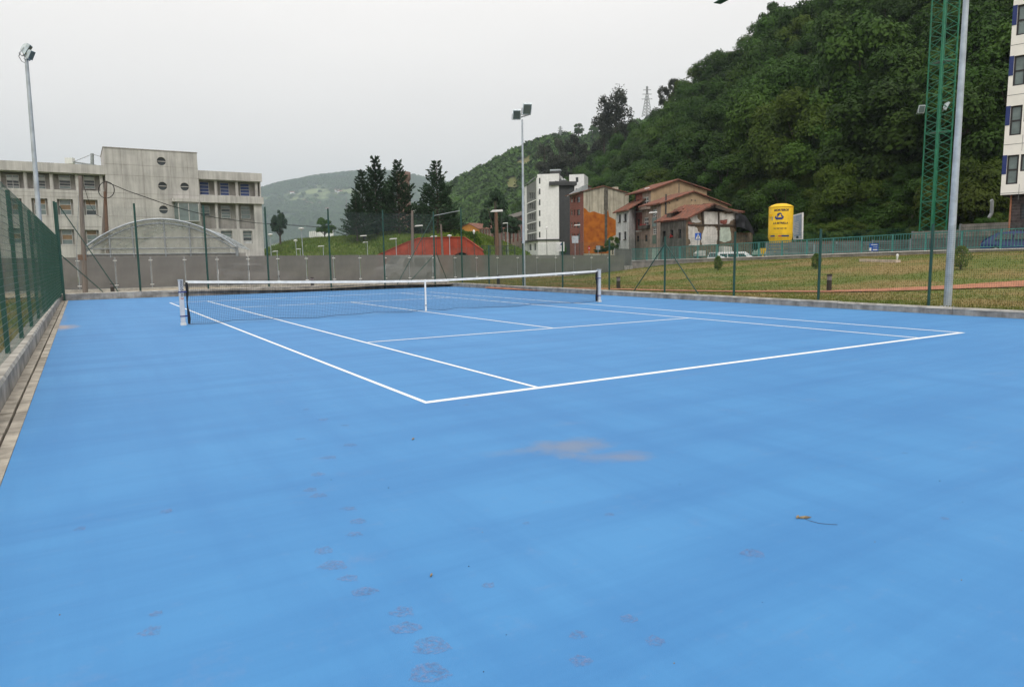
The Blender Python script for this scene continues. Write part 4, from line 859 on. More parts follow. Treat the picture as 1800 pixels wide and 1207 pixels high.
for i in range(n):
    a = e0+(e1-e0)*i/n; b = e0+(e1-e0)*(i+1)/n; mm = (a+b)/2+[0, 0, .08]; m_.face([a, mm, mm+bk, a+bk]); m_.face([mm, b, b+bk, mm+bk])
m_.slab([e0-[0, 0, .02], e1-[0, 0, .02], e1+bk-[0, 0, .02], e0+bk-[0, 0, .02]], (0, 0, -.12)); m_.build('roof', M['tile'], t); closebox(A0, B0, C0, -.5, zL-.01, M['whitehouse'], t)

# ---- tall pink and tan house
t = thing('tan_house', 'tall tan gabled house with pink brick side, white framed bay windows and balcony', 'building', (*XY(1143, 108), 0))
A0, B0, C0 = XY(1115.8, 111), XY(1142.9, 106), XY(1240.5, 108.5)
fg = Face(B0, C0); zl, zrr = fg.to(*Z6(347, 190))[1], fg.to(*Z6(875, 190))[1]; sr, zg = fg.to(*Z6(605, 92))
gable_wall(fg, -.5, zl, zg, sr, zrr, M['tan'], t); gable_roof(fg, 8, 0, zg, sr, t, zel=zl-.1, zer=zrr-.1, over=.45)
fl_ = Face(A0, B0); zL = zl-.05; rb_ = [((220, 280), (243, 350)), ((277, 252), (328, 335)), ((220, 465), (243, 535)), ((285, 450), (328, 530)), ((213, 628), (238, 685)), ((292, 618), (318, 685))]
rects = [fl_.rect(*Z6(*a), *Z6(*b)) for a, b in rb_]; sm = fl_.to(*Z6(268, 400))[0]; zq = fl_.to(*Z6(230, 585))[1]
wall(fl_, zq, zL, rects, .2, M['brick'], t, 0, sm, name='brick_wall'); wall(fl_, zq, zL, rects, .2, M['pinkish'], t, sm, name='wall'); wall(fl_, -.5, zq, rects, .2, M['pinkish'], t, name='wall')
for i, r in enumerate(rects): window(fl_, r, .15, t, ('glass', 'glass') if i != 1 else ('glass', 'glassg'), M['framew'] if i in (1, 3) else M['rust'], fw=.16 if i in (1, 3) else .07, vert=2 if i in (1, 3) else 1)
for y in (395, 582): z = fl_.to(*Z6(230, y))[1]; fbox(MB(), fl_, 0, z-.12, sm, z+.1, .05, 0.001).build('band', M['plaster'], t)
for i, (y0, y1) in enumerate(((340, 378), (528, 562))):
    a, b = fl_.to(*Z6(258, 540))[0], fl_.L-.05; z0, z1 = fl_.to(*Z6(295, y1))[1], fl_.to(*Z6(295, y0))[1]; bb = fbox(MB(), fl_, a, z0, b, z1, .55, 0.001).build('balcony', M['greyrender'] if i else M['pinkish'], t)
    if i:
        for k in range(14): c_ = fl_.pt(a+.3+(b-a-.6)*random.random(), z1+random.uniform(.0, .18), .5); MB().lathe(c_, [(.001, -.08), (.09, 0), (.001, .08)], 5).build('flower', M['lampred'], bb)
fbox(MB(), fl_, -.5, zL-.05, fl_.L+.1, zL+.12, .6, 0).build('eaves', M['tile'], t); closebox(A0, B0, C0, -.5, zL-.02, M['pinkish'], t)
a = fl_.to(*Z6(205, 450))[0]; MB().bar(fl_.pt(a, 0, .08), fl_.pt(a, zL, .08), .09, 6).build('downpipe', M['dark_g'], t)
s_, _ = fl_.to(*Z6(247, 180)); fbox(MB(), fl_, s_-.45, zL+.2, s_+.55, fl_.to(*Z6(247, 165))[1], -1, -2).build('white_tank', M['white'], t)
a = fg.to(*Z6(622, 180))[0]; fbox(MB(), fg, a-.06, fg.to(*Z6(622, 225))[1], a+.06, fg.to(*Z6(622, 125))[1], .03, 0.001).build('flue', M['dark_g'], t)
# ---- lower tan house in front
t = thing('tan_house', 'lower tan gabled house with a long black drainpipe, next to the ruin', 'building', (*XY(1161, 99), 0))
A0, B0, C0 = XY(1142.5, 102.5), XY(1161.2, 98), XY(1277, 101)
fg = Face(B0, C0); zl, zrr = fg.to(*Z6(447, 318))[1], fg.to(*Z6(1075, 335))[1]; sr, zg = fg.to(*Z6(755, 205))
gable_wall(fg, -.5, zl, zg, sr, zrr, M['tan'], t); gable_roof(fg, 6, 0, zg, sr, t, zel=zl-.1, zer=zrr-.1, over=.4)
for x, y in ((602, 283), (530, 312), (743, 285), (778, 287), (916, 285), (610, 283)): a, z = fg.to(*Z6(x, y)); fbox(MB(), fg, a-.07, z-.07, a+.07, z+.07, .08, 0.001).build('vent', M['dark_g'], t)
fl_ = Face(A0, B0); rects = [fl_.rect(*Z6(*a), *Z6(*b)) for a, b in (((365, 372), (408, 445)), ((370, 547), (405, 612)))]; zL = zl-.05
dr = fl_.rect(*Z6(355, 745), *Z6(420, 860)); wall(fl_, -.5, zL, rects+[dr], .2, M['pinkish'], t)
for r in rects: window(fl_, r, .15, t, ('glass', 'glass', 'glassg'), M['framew'], fw=.09, vert=2)
for a, b in (((366, 450), (408, 540)), ((368, 620), (406, 705))): r = fl_.rect(*Z6(*a), *Z6(*b)); fbox(MB(), fl_, r[0], r[1], r[2], r[3], .04, 0.001).build('tiled_panel', M['glassg'], t)
window(fl_, dr, .12, t, ('mint',), M['frame'], 'garage_door', .08, 2)
fbox(MB(), fl_, -.3, zL, fl_.L+.3, zL+.15, .5, 0).build('eaves', M['tile'], t); closebox(A0, B0, C0, -.5, zL-.02, M['pinkish'], t)
a = fg.to(*Z6(492, 400))[0]; MB().bar(fg.pt(a, fg.to(*Z6(492, 450))[1], .12), fg.pt(a, fg.to(*Z6(492, 228))[1], .12), .10, 6).build('drainpipe', M['dark_g'], t)

# ---- ruined house
t = thing('ruined_house', 'half demolished house with sagging tile roof and bare white plastered rooms exposed', 'building', (*XY(1206, 89), 0))
A0, B0, C0 = XY(1160.3, 94.5), XY(1205.5, 86), XY(1294, 90)
fl_ = Face(A0, B0); zL = fl_.to(*Z6(560, 482))[1]
rects = [fl_.rect(*Z6(*a), *Z6(*b)) for a, b in (((465, 580), (493, 692)), ((538, 570), (566, 650)), ((614, 563), (644, 652)))]
wall(fl_, -.5, zL, rects, .3, M['greyrender'], t)
for r in rects: window(fl_, r, .25, t, ('glass', 'glass'), M['framed'], fw=.06)
a, b, c, d = rects[1]
for k in range(8): MB().lathe(fl_.pt(random.uniform(a, c), b+random.uniform(.1, .45), .05), [(.001, -.09), (.1, 0), (.001, .09)], 5).build('flower', M['lampred'], t)
fg = Face(B0, C0); zgl = fg.to(*Z6(700, 462))[1]; prof = [(690, 470), (705, 452), (740, 432), (780, 412), (830, 398), (860, 390), (1000, 392), (1040, 396), (1080, 392), (1110, 400), (1150, 402), (1172, 398)]
pp_ = [fg.to(*Z6(x, y)) for x, y in prof]; pp_[0] = (0, pp_[0][1]); m_ = MB()
m_.face([fg.pt(0, -.5), fg.pt(fg.L, -.5)]+[fg.pt(a, z) for a, z in reversed(pp_)]); m_.build('broken_party_wall', M['rubble'], t)
def patch(pts, mt, nm='plaster_patch', out=.03, th=.028): MB().slab(fg.poly([Z6(*p) for p in pts], out), (-fg.n[0]*th, -fg.n[1]*th, 0)).build(nm, M[mt], t)
def jag(pts, k=4, a=5):
    o = []
    for p, q in zip(pts, pts[1:]+pts[:1]):
        for i in range(k): f_ = i/k; e = 0 if i == 0 else a; o.append((p[0]+(q[0]-p[0])*f_+random.uniform(-e, e), p[1]+(q[1]-p[1])*f_+random.uniform(-e, e)))
    return o
patch(jag([(708, 533), (775, 533), (800, 560), (818, 600), (828, 640), (820, 720), (715, 720), (738, 690), (712, 650)]), 'plaster')
patch(jag([(872, 535), (960, 537), (985, 558), (990, 600), (985, 712), (845, 718), (832, 690), (850, 600)]), 'plaster')
patch(jag([(1004, 545), (1110, 545), (1122, 600), (1124, 668), (1070, 692), (1012, 675), (1000, 640)], 4, 3), 'mint')
patch(jag([(838, 405), (870, 395), (995, 402), (996, 470), (1000, 515), (870, 520), (850, 490), (862, 450)], 4, 6), 'plaster')
patch(jag([(1005, 405), (1040, 402), (1060, 420), (1168, 405), (1172, 440), (1160, 465), (1130, 480), (1090, 515), (1006, 518)], 4, 6), 'plaster')
patch(jag([(725, 455), (800, 430), (805, 470), (835, 485), (820, 500), (745, 500)], 4, 6), 'plaster', th=.025)
patch(jag([(710, 490), (745, 500), (755, 520), (708, 520)], 3, 4), 'brick', 'brick_patch')
patch(jag([(1020, 475), (1090, 470), (1080, 510), (1015, 512)], 3, 5), 'brick', 'brick_patch', .042, .01)
for (x0, y0, x1, y1, r_) in ((708, 520, 1170, 527, .11), (1001, 395, 1001, 720, .10), (843, 400, 850, 520, .16), (1006, 545, 1006, 575, .12)):
    MB().bar(fg.pt(*fg.to(*Z6(x0, y0)), .10), fg.pt(*fg.to(*Z6(x1, y1)), .10), r_, 4, sm=False).build('timber', M['bark'], t)
patch([(1005, 728), (1085, 735), (1100, 790), (1060, 820), (1000, 800)], 'plaster', 'rubble_heap', .8, .7); patch([(755, 800), (790, 770), (835, 770), (835, 820), (760, 825)], 'plaster', 'rubble_heap', .8, .7)
def rough_roof(f_, corners, n, par, mt='tile'):      # corners: eave a, eave b, ridge b, ridge a ; sagging, uneven tile rows
    a, b, c, d = [np.array(p, float) for p in corners]; m_ = MB(); K = 10; g = []
    for i in range(n*2+1):
        s = i/(n*2); lo = a+(b-a)*s; hi = d+(c-d)*s; row = []
        for j in range(K+1): q = lo+(hi-lo)*j/K; row.append(q+np.array([0, 0, (.09 if i % 2 else 0)+random.uniform(-.03, .03)-.22*math.sin(math.pi*s)*math.sin(math.pi*j/K)]))
        g.append(row)
    vs = [p for r in g for p in r]; m_.add(vs, [(i*(K+1)+j, (i+1)*(K+1)+j, (i+1)*(K+1)+j+1, i*(K+1)+j+1) for i in range(n*2) for j in range(K)]); m_.add([v-[0, 0, .16] for v in vs], [(i*(K+1)+j, i*(K+1)+j+1, (i+1)*(K+1)+j+1, (i+1)*(K+1)+j) for i in range(n*2) for j in range(K)])
    return m_.build('roof', M[mt], par)
e0 = np.array(fl_.pt(*fl_.to(*Z6(408, 497)), .5)); e1 = np.array(P(*Z6(700, 460), 85.5)); rd1 = np.array(P(*Z6(962, 318), 87)); rd0 = np.array(P(*Z6(640, 345), 97))
r_ = rough_roof(None, (e0, e1, rd1, rd0), 34, t)
e2 = np.array(P(*Z6(1190, 400), 89.5)); e3 = np.array(P(*Z6(1260, 398), 99)); rd3 = np.array(P(*Z6(850, 322), 98)); rough_roof(None, (e2, e3, rd3, rd1), 26, t)
m_ = MB()       # dark attic void under the rake, broken rafters
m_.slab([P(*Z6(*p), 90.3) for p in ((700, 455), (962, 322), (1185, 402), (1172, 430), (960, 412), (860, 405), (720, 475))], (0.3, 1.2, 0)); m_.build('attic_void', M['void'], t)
for (a, b) in (((700, 462), (962, 330)), ((1190, 408), (962, 330)), ((820, 405), (960, 350)), ((1120, 398), (975, 350))): MB().bar(P(*Z6(*a), 87.2), P(*Z6(*b), 87.4), .11, 4, sm=False).build('rafter', M['bark'], t)
for (x0, x1, y0, y1, D1) in ((560, 650, 372, 400, 92), (655, 840, 330, 368, 94)):     # dormers
    a = np.array(P(*Z6(x0, y1), D1)); b = np.array(P(*Z6(x1, y1-5), D1+1)); c = np.array(P(*Z6(x1-5, y0), D1+2.5)); d = np.array(P(*Z6(x0+12, y0+3), D1+2)); rough_roof(None, (a, b, c, d), 8, t)
    MB().hexa([a+[.3, .6, -1.2], b+[0, .6, -1.2], b+[0.6, 2, -1.2], a+[.9, 2, -1.2]], [a+[.3, .6, -.05], b+[0, .6, -.05], b+[.6, 2, -.05], a+[.9, 2, -.05]]).build('dormer_wall', M['bark'], t)
closebox(A0, B0, C0, -.5, zL-.4, M['greyrender'], t)
# hanging tarpaulin
tg = MB(); K = 12; g = []
for i in range(K+1):
    s = i/K; top = (1165+95*s, 400+30*s+4*math.sin(s*9)) if s < 1 else (1262, 432); bot = (1178+180*s, 545+85*s-25*math.sin(math.pi*s)); row = []
    for j in range(K+1): f_ = j/K; x = top[0]+(bot[0]-top[0])*f_+12*s*math.sin(math.pi*f_); y = top[1]+(bot[1]-top[1])*f_; row.append(P(*Z6(x, y), 89.2+2.5*s+.16*math.sin(s*14+f_*5)+.10*math.sin(f_*11+s*3)))
    g.append(row)
vs = [p for r in g for p in r]; fs = [(i*(K+1)+j, (i+1)*(K+1)+j, (i+1)*(K+1)+j+1, i*(K+1)+j+1) for i in range(K) for j in range(K)]; tg.add(vs, fs, 0, True); tg.add([v+np.array([.02, .05, 0]) for v in vs], fs, 0, True)
tag(tg.build('tarpaulin', M['tarp']), 'black plastic tarpaulin draped over the broken right end of the ruined house', 'tarpaulin')
f9 = Face(XY(1294, 91), XY(1322, 93)); wz = f9.to(1305, 402)[1]; fbox(MB(), f9, 0, -.5, f9.L, wz-.5, 0, -5).build('broken_side_room', M['rubble'], t)
#@@PART3
# ---- long workshop with red pillars, orange house, brick chimney, white shed
t = thing('long_workshop', 'long pale two storey workshop with red pillars, left of the white apartment block', 'building', (*XY(900, 235), 0))
f = Face(XY(846, 290), XY(918, 215)); zz = f.to(915, 382)[1]; rects = []; ss = np.linspace(0, f.L, 13)
z1, z2 = f.to(915, 398)[1], f.to(915, 386)[1]; z3, z4 = f.to(915, 418)[1], f.to(915, 404)[1]
for a, b in zip(ss, ss[1:]): rects += [(a+1.6, z1, b-1.2, z2), (a+1.6, z3, b-1.2, z4)]
wall(f, -.5, zz, rects, .4, M['pinkish'], t); sidewall(f, -.5, zz, M['pinkish'], t, 18, 'side_walls')
for r in rects: window(f, r, .35, t, ('glassg',), M['frame'], fw=.15, vert=2)
for s in ss: fbox(MB(), f, s+.2, f.to(915, 424)[1], s+1.0, zz-.2, .25, 0).build('pillar', M['brick'], t)
m_ = MB(); m_.hexa([f.pt(-.6, zz, .8), f.pt(f.L+.6, zz, .8), f.pt(f.L+.6, zz, -19), f.pt(-.6, zz, -19)], [f.pt(-.6, zz+.4, .8), f.pt(f.L+.6, zz+.4, .8), f.pt(f.L+.6, zz+4.5, -9), f.pt(-.6, zz+4.5, -9)]); m_.build('roof', M['greyrender'], t)
t = thing('orange_house', 'orange rendered house with a low gable, beyond the red wall', 'building', (*XY(828, 215), 0))
f = Face(XY(811, 222), XY(843.5, 205)); zl, zr1 = f.to(812, 400)[1], f.to(843, 403)[1]; sr, zg = f.to(825, 393)
gable_wall(f, -.5, zl, zg, sr, zr1, M['orangehouse'], t, [f.rect(836, 406, 841, 410)]); gable_roof(f, 10, 0, zg, sr, t, zel=zl, zer=zr1, pitch=.8)
t = thing('brick_chimney', 'old round brick factory chimney rising behind the pines', 'chimney', (*XY(714, 230), 0)); c = XY(713.5, 230)
zb_4 = P(714, 302, 230)[2]; zc_ = P(714, 332, 230)[2]; MB().lathe((*c, 0), [(2.4, 0), (2.0, zc_), (1.9, zb_4-3)], 20).build('shaft', M['chim'], t); MB().lathe((*c, 0), [(1.9, zb_4-3), (2.3, zb_4-2.4), (2.3, zb_4-.2), (1.7, zb_4)], 20).build('crown', M['chim'], t)
t = thing('white_shed', 'white boxy shed beside the small round tree on the embankment', 'shed', (*XY(553, 190), 5)); f = Face(XY(545, 192), XY(562, 186)); za, zb_5 = f.to(553, 419)[1]-2, f.to(553, 406)[1]
wall(f, za, zb_5, [], .1, M['render_w'], t); sidewall(f, za, zb_5, M['render_w'], t, 4, 'side_walls')
for k in range(1, 5): fbox(MB(), f, f.L*k/5-.06, za, f.L*k/5+.06, zb_5, .05, 0.001).build('seam', M['mid_g'], t)

# ---- mortar silo
Ds = 70; c = XY(1370.5, Ds); zt3, zs3, zb3 = P(1370, 357.6, Ds)[2], P(1370, 364.5, Ds)[2], P(1370, 417, Ds)[2]; rr = 20.0/FPX*Ds; cz = np.array([c[0], c[1]])
t = thing('mortar_silo', 'yellow cylindrical mortar silo on legs with blue triangle emblem and black lettering', 'silo', (*c, 1.2))
MB().lathe((*c, 0), [(rr*.62, zb3-1.4), (rr, zb3), (rr*1.0, zb3+.02), (rr, zs3), (rr*.95, zs3+.09), (rr*.78, zs3+(zt3-zs3)*.55), (rr*.45, zs3+(zt3-zs3)*.88), (.01, zt3)], 40).build('body', M['yellow'], t)
MB().lathe((*c, 0), [(rr+.002, zs3-.03), (rr+.03, zs3-.02), (rr+.03, zs3+.03), (rr+.002, zs3+.05)], 40).build('rim', M['yellow'], t)
view = (CAM[:2]-cz); view /= np.linalg.norm(view); th0 = math.atan2(view[1], view[0])
def on_silo(me, z, dth=0.0, nm='lettering', out=.012):
    vs = me.vertices
    for v_ in vs: x, y, zz_ = v_.co; a = th0+dth+x/rr; r_ = rr+out+zz_; v_.co = (c[0]+math.cos(a)*r_, c[1]+math.sin(a)*r_, z+y)
    me.update(); o = link(nm, me, t); me.transform(Matrix.Translation(-wloc(t))); return o
ps_ = zs3-zb3; zz_of = lambda v: P(1370, v, Ds)[2]
on_silo(text_mesh('lettering', 'MORTEROS', .27, M['blackprint'], italic=.25, bold=.012), zz_of(370.6), 0.02)
on_silo(text_mesh('lettering', 'LA ESTRELLA', .25, M['blackprint'], italic=.25, bold=.010), zz_of(393.1), -.02)
on_silo(text_mesh('lettering', 'TLF 987 840 186', .185, M['blackprint'], italic=.15, bold=.004), zz_of(402.3), -.05)
def bent(pts, mt, nm, z, dth=0, out=.008, sub=8):       # flat emblem outline bent round the drum
    m_ = MB(); o_ = []
    for p, q in zip(pts, pts[1:]+pts[:1]):
        for i in range(sub): o_.append((p[0]+(q[0]-p[0])*i/sub, p[1]+(q[1]-p[1])*i/sub))
    return m_, o_
def emblem_piece(pts, mt):          # triangulated strip between lower and upper edges (quad: a,b,c,d)
    a, b, c_, d = [np.array(p, float) for p in pts]; m_ = MB(); n = 6
    for i in range(n):
        p0, p1 = a+(b-a)*i/n, a+(b-a)*(i+1)/n; q0, q1 = d+(c_-d)*i/n, d+(c_-d)*(i+1)/n
        def S(p): an = th0+p[0]/rr; return (c[0]+math.cos(an)*(rr+.01), c[1]+math.sin(an)*(rr+.01), p[1])
        m_.face([S(p0), S(p1), S(q1), S(q0)])
    return m_.build('emblem', mt, t)
ze = zz_of(382); k = Ds/FPX
def E6(x, y): return ((x-460)/15.09*k, zz_of(350+y/15.09))
emblem_piece([E6(305, 495), E6(345, 555), E6(430, 425), E6(390, 380)], M['blueprint']); emblem_piece([E6(345, 555), E6(500, 555), E6(535, 500), E6(365, 500)], M['blueprint']); emblem_piece([E6(395, 380), E6(460, 378), E6(540, 495), E6(485, 495)], M['blueprint'])
emblem_piece([E6(185, 1003), E6(325, 1003), E6(325, 962), E6(185, 962)], M['blueprint']); emblem_piece([E6(490, 1005), E6(690, 1003), E6(690, 962), E6(490, 962)], M['blueprint'])
on_silo(text_mesh('lettering', 'MM', .2, M['red'], bold=.01), zz_of(415.3), -.03)
emblem_piece([E6(215, 565), E6(252, 565), E6(252, 478), E6(215, 478)], M['galv2'])
for (u, v) in ((1353.5, 378.5), (1390.5, 392)):
    p = P(u, v, Ds-.3); MB().bar(p+[0, 0, .14], p-[0, 0, .14], .12, 8).build('lug', M['yellow'], t)
rt2 = np.array([FH[1], -FH[0]])
for sx, sy in ((-1, -1), (1, -1), (-1, 1), (1, 1)):
    b = cz+rt2*sx*rr*.66+FH*sy*rr*.66; MB().bar((*b, .3), (*b, zb3+.1), .07, 6).build('leg', M['yellow'], t)
p0, p1 = cz-rt2*rr*.66-FH*rr*.66, cz+rt2*rr*.66-FH*rr*.66; MB().bar((*p0, zb3-.7), (*p1, zb3-.7), .05, 5).build('brace', M['yellow'], t)

# ---- billboard
Db = 74; f = Face(XY(1392.5, Db+1.6), XY(1410.6, Db-.6)); s0 = 0
t = thing('billboard', 'white framed building site billboard showing a block of flats, beside the yellow silo', 'billboard', (*XY(1401, Db), 1))
c4 = [f.pt(*f.to(*q), 0) for q in ((1392.5, 378.6), (1410.6, 373.6), (1409.8, 420.3), (1394.3, 421.2))]; off = (-f.n[0]*.12, -f.n[1]*.12, 0); MB().slab(c4, off).build('frame', M['white'], t)
def bb(u, v, o=.01): q = f.to(u, v); return f.pt(*q, o)
MB().slab([bb(1393.8, 380.3), bb(1409.3, 376), bb(1408.8, 418.8), bb(1395.2, 419.8)], (-f.n[0]*.008, -f.n[1]*.008, 0)).build('poster', M['billb'], t)
for i in range(8):
    v = 391+i*2.7; MB().slab([bb(1395.3, v+1.5, .015), bb(1404, v-1.6+i*.3, .015), bb(1404, v-.4+i*.3, .015), bb(1395.3, v+2.9, .015)], (-f.n[0]*.004, -f.n[1]*.004, 0)).build('printed_floor', M['blind'], t)
for a, b, mt in (((1395.6, 416), (1399, 419.2), 'blind'), ((1400, 414.8), (1403.6, 418.6), 'glass'), ((1404.6, 414.6), (1408, 418.4), 'blind')): MB().slab([bb(a[0], b[1], .015), bb(b[0], b[1], .015), bb(b[0], a[1], .015), bb(a[0], a[1], .015)], (-f.n[0]*.004, -f.n[1]*.004, 0)).build('printed_box', M[mt], t)
for u in (1396, 1407): q = f.to(u, 420); MB().bar(f.pt(q[0], .3, -.1), f.pt(q[0], q[1], -.1), .06, 6).build('leg', M['galv2'], t)

# ---- green tower crane
Dc = 70; cc = XY(1637, Dc); zj = 39.0; hw = .80
tip = np.array(P(1268, 3, 101.0)[:2]); jd = tip-cc; jl = np.linalg.norm(jd); jd /= jl; jn = np.array([-jd[1], jd[0]])
ang = math.radians(57); ax = np.array([math.cos(ang), math.sin(ang)]); ay = np.array([-ax[1], ax[0]])
vd_ = cc-CAM[:2]; ang0 = math.atan2(vd_[1], vd_[0])+math.radians(41); ax = np.array([math.cos(ang0), math.sin(ang0)]); ay = np.array([-ax[1], ax[0]])
t = thing('tower_crane', 'tall green lattice tower crane with two small floodlights halfway up', 'tower crane', (*cc, 2))
cr = [cc+ax*hw*i+ay*hw*j for i, j in ((-1, -1), (1, -1), (1, 1), (-1, 1))]
for q in cr: MB().bar((*q, 1), (*q, zj), .13 if np.linalg.norm(q-CAM[:2]) == min(np.linalg.norm(k_-CAM[:2]) for k_ in cr) else .075, 4, sm=False).build('chord', M['crane'], t)
z = 2.6; k = 0; sp_ = 1.32
while z < zj-sp_:
    for i in range(4):
        a, b = cr[i], cr[(i+1) % 4]; mid_ = z+sp_/2
        MB().bar((*a, z), (*b, mid_), .036, 4, sm=False).bar((*b, mid_), (*a, z+sp_), .036, 4, sm=False).build('diagonal', M['crane'], t)
    if k % 5 == 3:
        for i in range(4): MB().bar((*cr[i], z), (*cr[(i+1) % 4], z), .06, 4, sm=False).build('ring_beam', M['crane'], t)
        MB().obox(cc, ax, ay, .6, .5, z-.02, z+.02).build('platform', M['galv2'], t)
    z += sp_; k += 1
m_ = MB(); m_.bar((*(cc-jd*12), zj+.6), (*tip, zj+.6), .10, 4, sm=False)
for s in (-1, 1): m_.bar((*(cc-jd*12+jn*.7*s), zj), (*(tip+jn*.7*s), zj), .08, 4, sm=False)
m_.bar((*tip, zj+.6), (*(tip+jn*.7), zj), .06, 4); m_.build('jib', M['crane'], t)
m_ = MB(); n = 30
for i in range(n):
    a, b = cc+jd*jl*i/n, cc+jd*jl*(i+1)/n; mm = (a+b)/2
    for s in (-1, 1): m_.bar((*(a+jn*.7*s), zj), (*mm, zj+.6), .03, 3, caps=False).bar((*mm, zj+.6), (*(b+jn*.7*s), zj), .03, 3, caps=False)
m_.build('jib_lacing', M['crane'], t)
tr_ = np.array(P(1268, 3, 101)); m_ = MB(); zz_ = tr_[2]
m_.hexa([(*(tip+jd*-.9+jn*.6), zz_), (*(tip+jd*.9+jn*.6), zz_), (*(tip+jd*.9-jn*.6), zz_), (*(tip-jd*.9-jn*.6), zz_)], [(*(tip+jd*-.9+jn*.6), zz_+.08), (*(tip+jd*.9+jn*.6), zz_+.08), (*(tip+jd*.9-jn*.6), zz_+.08), (*(tip-jd*.9-jn*.6), zz_+.08)])
for s in (-.8, .8): m_.bar((*(tip+jd*s), zz_+.05), (*(tip+jd*s*.5), zj), .06, 4)
m_.build('trolley', M['crane'], t)
flood(t, P(1619, 191.5, Dc-.5), (-.6, -.75, -.35), 1.15); flood(t, P(1663, 186.5, Dc-.5), (.4, -.8, -.4), 1.2)
# small far crane over the left roof
t = thing('tower_crane', 'small distant crane with a pale counterweight seen over the roof of the concrete institute', 'tower crane', (*XY(163, 190), 0)); Dd = 190
m_ = MB(); m_.bar(P(164, 440, Dd), P(162, 270, Dd), .7, 4, .4, sm=False); m_.build('mast', M['galv2'], t); m_ = MB(); m_.bar(P(128, 285, Dd), P(168, 291, Dd), .28, 4, sm=False); m_.build('jib', M['galv2'], t)
m_ = MB(); a = P(123, 284, Dd); m_.obox(a, FH, rt2, .6, 1.0, a[2]-.6, a[2]+.9); m_.build('counterweight', M['white'], t); m_ = MB(); m_.bar(P(162, 271, Dd), P(128, 285, Dd), .07, 3); m_.bar(P(162, 271, Dd), P(186, 278, Dd), .07, 3); m_.build('stay', M['galv2'], t)
MB().bar(P(179, 292, 96), P(179, 283.5, 96), .05, 4).build('roof_mast', M['galv2'], t)

# ---- modern block at the right edge
Dm = 43; A0 = XY(1758.3, Dm, 343); jd2 = np.array([.26, -.966]); f = Face(A0, A0+jd2*20); z0 = f.to(1759, 343)[1]; z1 = 21.5
t = thing('modern_block', 'modern block in white panels with navy strips and dark windows, at the right edge', 'building', (*A0, 0))
sth = 2.86; zw = f.to(1776, 324)[1]; hh = f.to(1776, 273)[1]-zw; a0, a1 = f.to(1769, 300)[0], f.to(1789, 300)[0]; rects = []; nx_ = 4
for k in range(6):
    zk = zw+sth*k
    rects.append((a0, zk, a1+.02, zk+hh)); rects.append((a1+.10, zk+hh*.42, a1+1.3, zk+hh)); rects.append((a1+2.6, zk, a1+4.2, zk+hh)); rects.append((a1+5.6, zk, a1+7.4, zk+hh))
wall(f, z0, z1, rects, .25, M['clad'], t, name='cladding_wall')
for i, r in enumerate(rects): window(f, r, .16, t, ('glassg', 'glassg') if i % 4 != 1 else ('glassg',), M['framed'], fw=.09, vert=1)
for k in range(6):
    zk = zw+sth*k; fbox(MB(), f, -.01, zk+hh*.36, a0-.003, zk+hh+.02, .02, -.18).build('navy_panel', M['clad_b'], t)
    fbox(MB(), f, -.03, zk-.53, 10, zk-.50, .006, .001).build('panel_joint', M['mid_g'], t)
    for s in (.9, 2.05, 3.2): fbox(MB(), f, s, zk-.95, s+.02, zk-.02, .006, .001).build('panel_joint', M['mid_g'], t)
sidewall(f, z0, z1, M['clad'], t, 12, 'side_walls'); f3 = Face(f.pt(.55, 0, -.45)[:2], f.pt(19, 0, -.45)[:2])
rr_ = f3.rect(1793, 357, 1812, 386); wall(f3, .5, z0-.02, [rr_], .2, M['brick_d'], t, name='ground_floor_wall'); window(f3, rr_, .15, t, ('glass',), M['framed'], fw=.08); sidewall(f3, .5, z0-.02, M['brick_d'], t, 10, 'ground_floor_walls')
for k in range(22): z = .9+k*.18; fbox(MB(), f3, 0.0, z, 1.4, z+.02, .012, .001).build('brick_course', M['greyrender'], t)
a = f3.pt(-.05, 0, .05); MB().bar((a[0], a[1], 1), (a[0], a[1], z0), .05, 6).build('orange_pipe', M['orange'], t)

# ---- precast plank walls behind the road
def plankwall(name, label, A, B, z0, zt0, zt1, n, seg, col='board'):
    f = Face(A, B); t = thing(name, label, 'wall', (*f.A, z0)); ns = int(f.L/seg); ph = None
    for i in range(ns):
        for j in range(n):
            s0, s1 = f.L*i/ns, f.L*(i+1)/ns; zA = z0+((zt0+(zt1-zt0)*(i/ns))-z0)*j/n; zB = z0+((zt0+(zt1-zt0)*(i/ns))-z0)*(j+1)/n
            fbox(MB(), f, s0+.02, zA+.012, s1-.02, zB-.012, random.uniform(-.01, .012), -.12).build('plank', M[col], t)
        fbox(MB(), f, s0-.06, z0-.3, s0+.06, zB+.03, .06, -.14).build('post', M['galv2'], t)
    return t
zt_of = lambda u, v, D: P(u, v, D)[2]
plankwall('plank_wall', 'grey horizontal plank wall behind the road, below the yellow silo', XY(1347, 60), XY(1520, 56), .8, zt_of(1347, 427, 60), zt_of(1520, 431.5, 56), 7, 2.6)
plankwall('plank_wall', 'grey horizontal plank wall left of the parked blue car, behind the blue poster', XY(1470, 62), XY(1745, 55), 1.0, zt_of(1540, 423, 59), zt_of(1740, 414, 55), 8, 2.6)
plankwall('plank_wall', 'upper board marked retaining wall climbing towards the modern block', XY(1602, 66), XY(1780, 58), 1.5, zt_of(1605, 407, 66), zt_of(1778, 380, 58), 9, 3.0, 'railwall')
t = thing('container', 'dark red metal container glimpsed behind the plank wall', 'container', (*XY(1440, 66), 1)); f = Face(XY(1385, 68), XY(1500, 64)); 
for k in range(24): fbox(MB(), f, f.L*k/24, 1.2, f.L*(k+.6)/24, zt_of(1440, 424, 66), .04, -.1).build('rib', M['chim'], t)
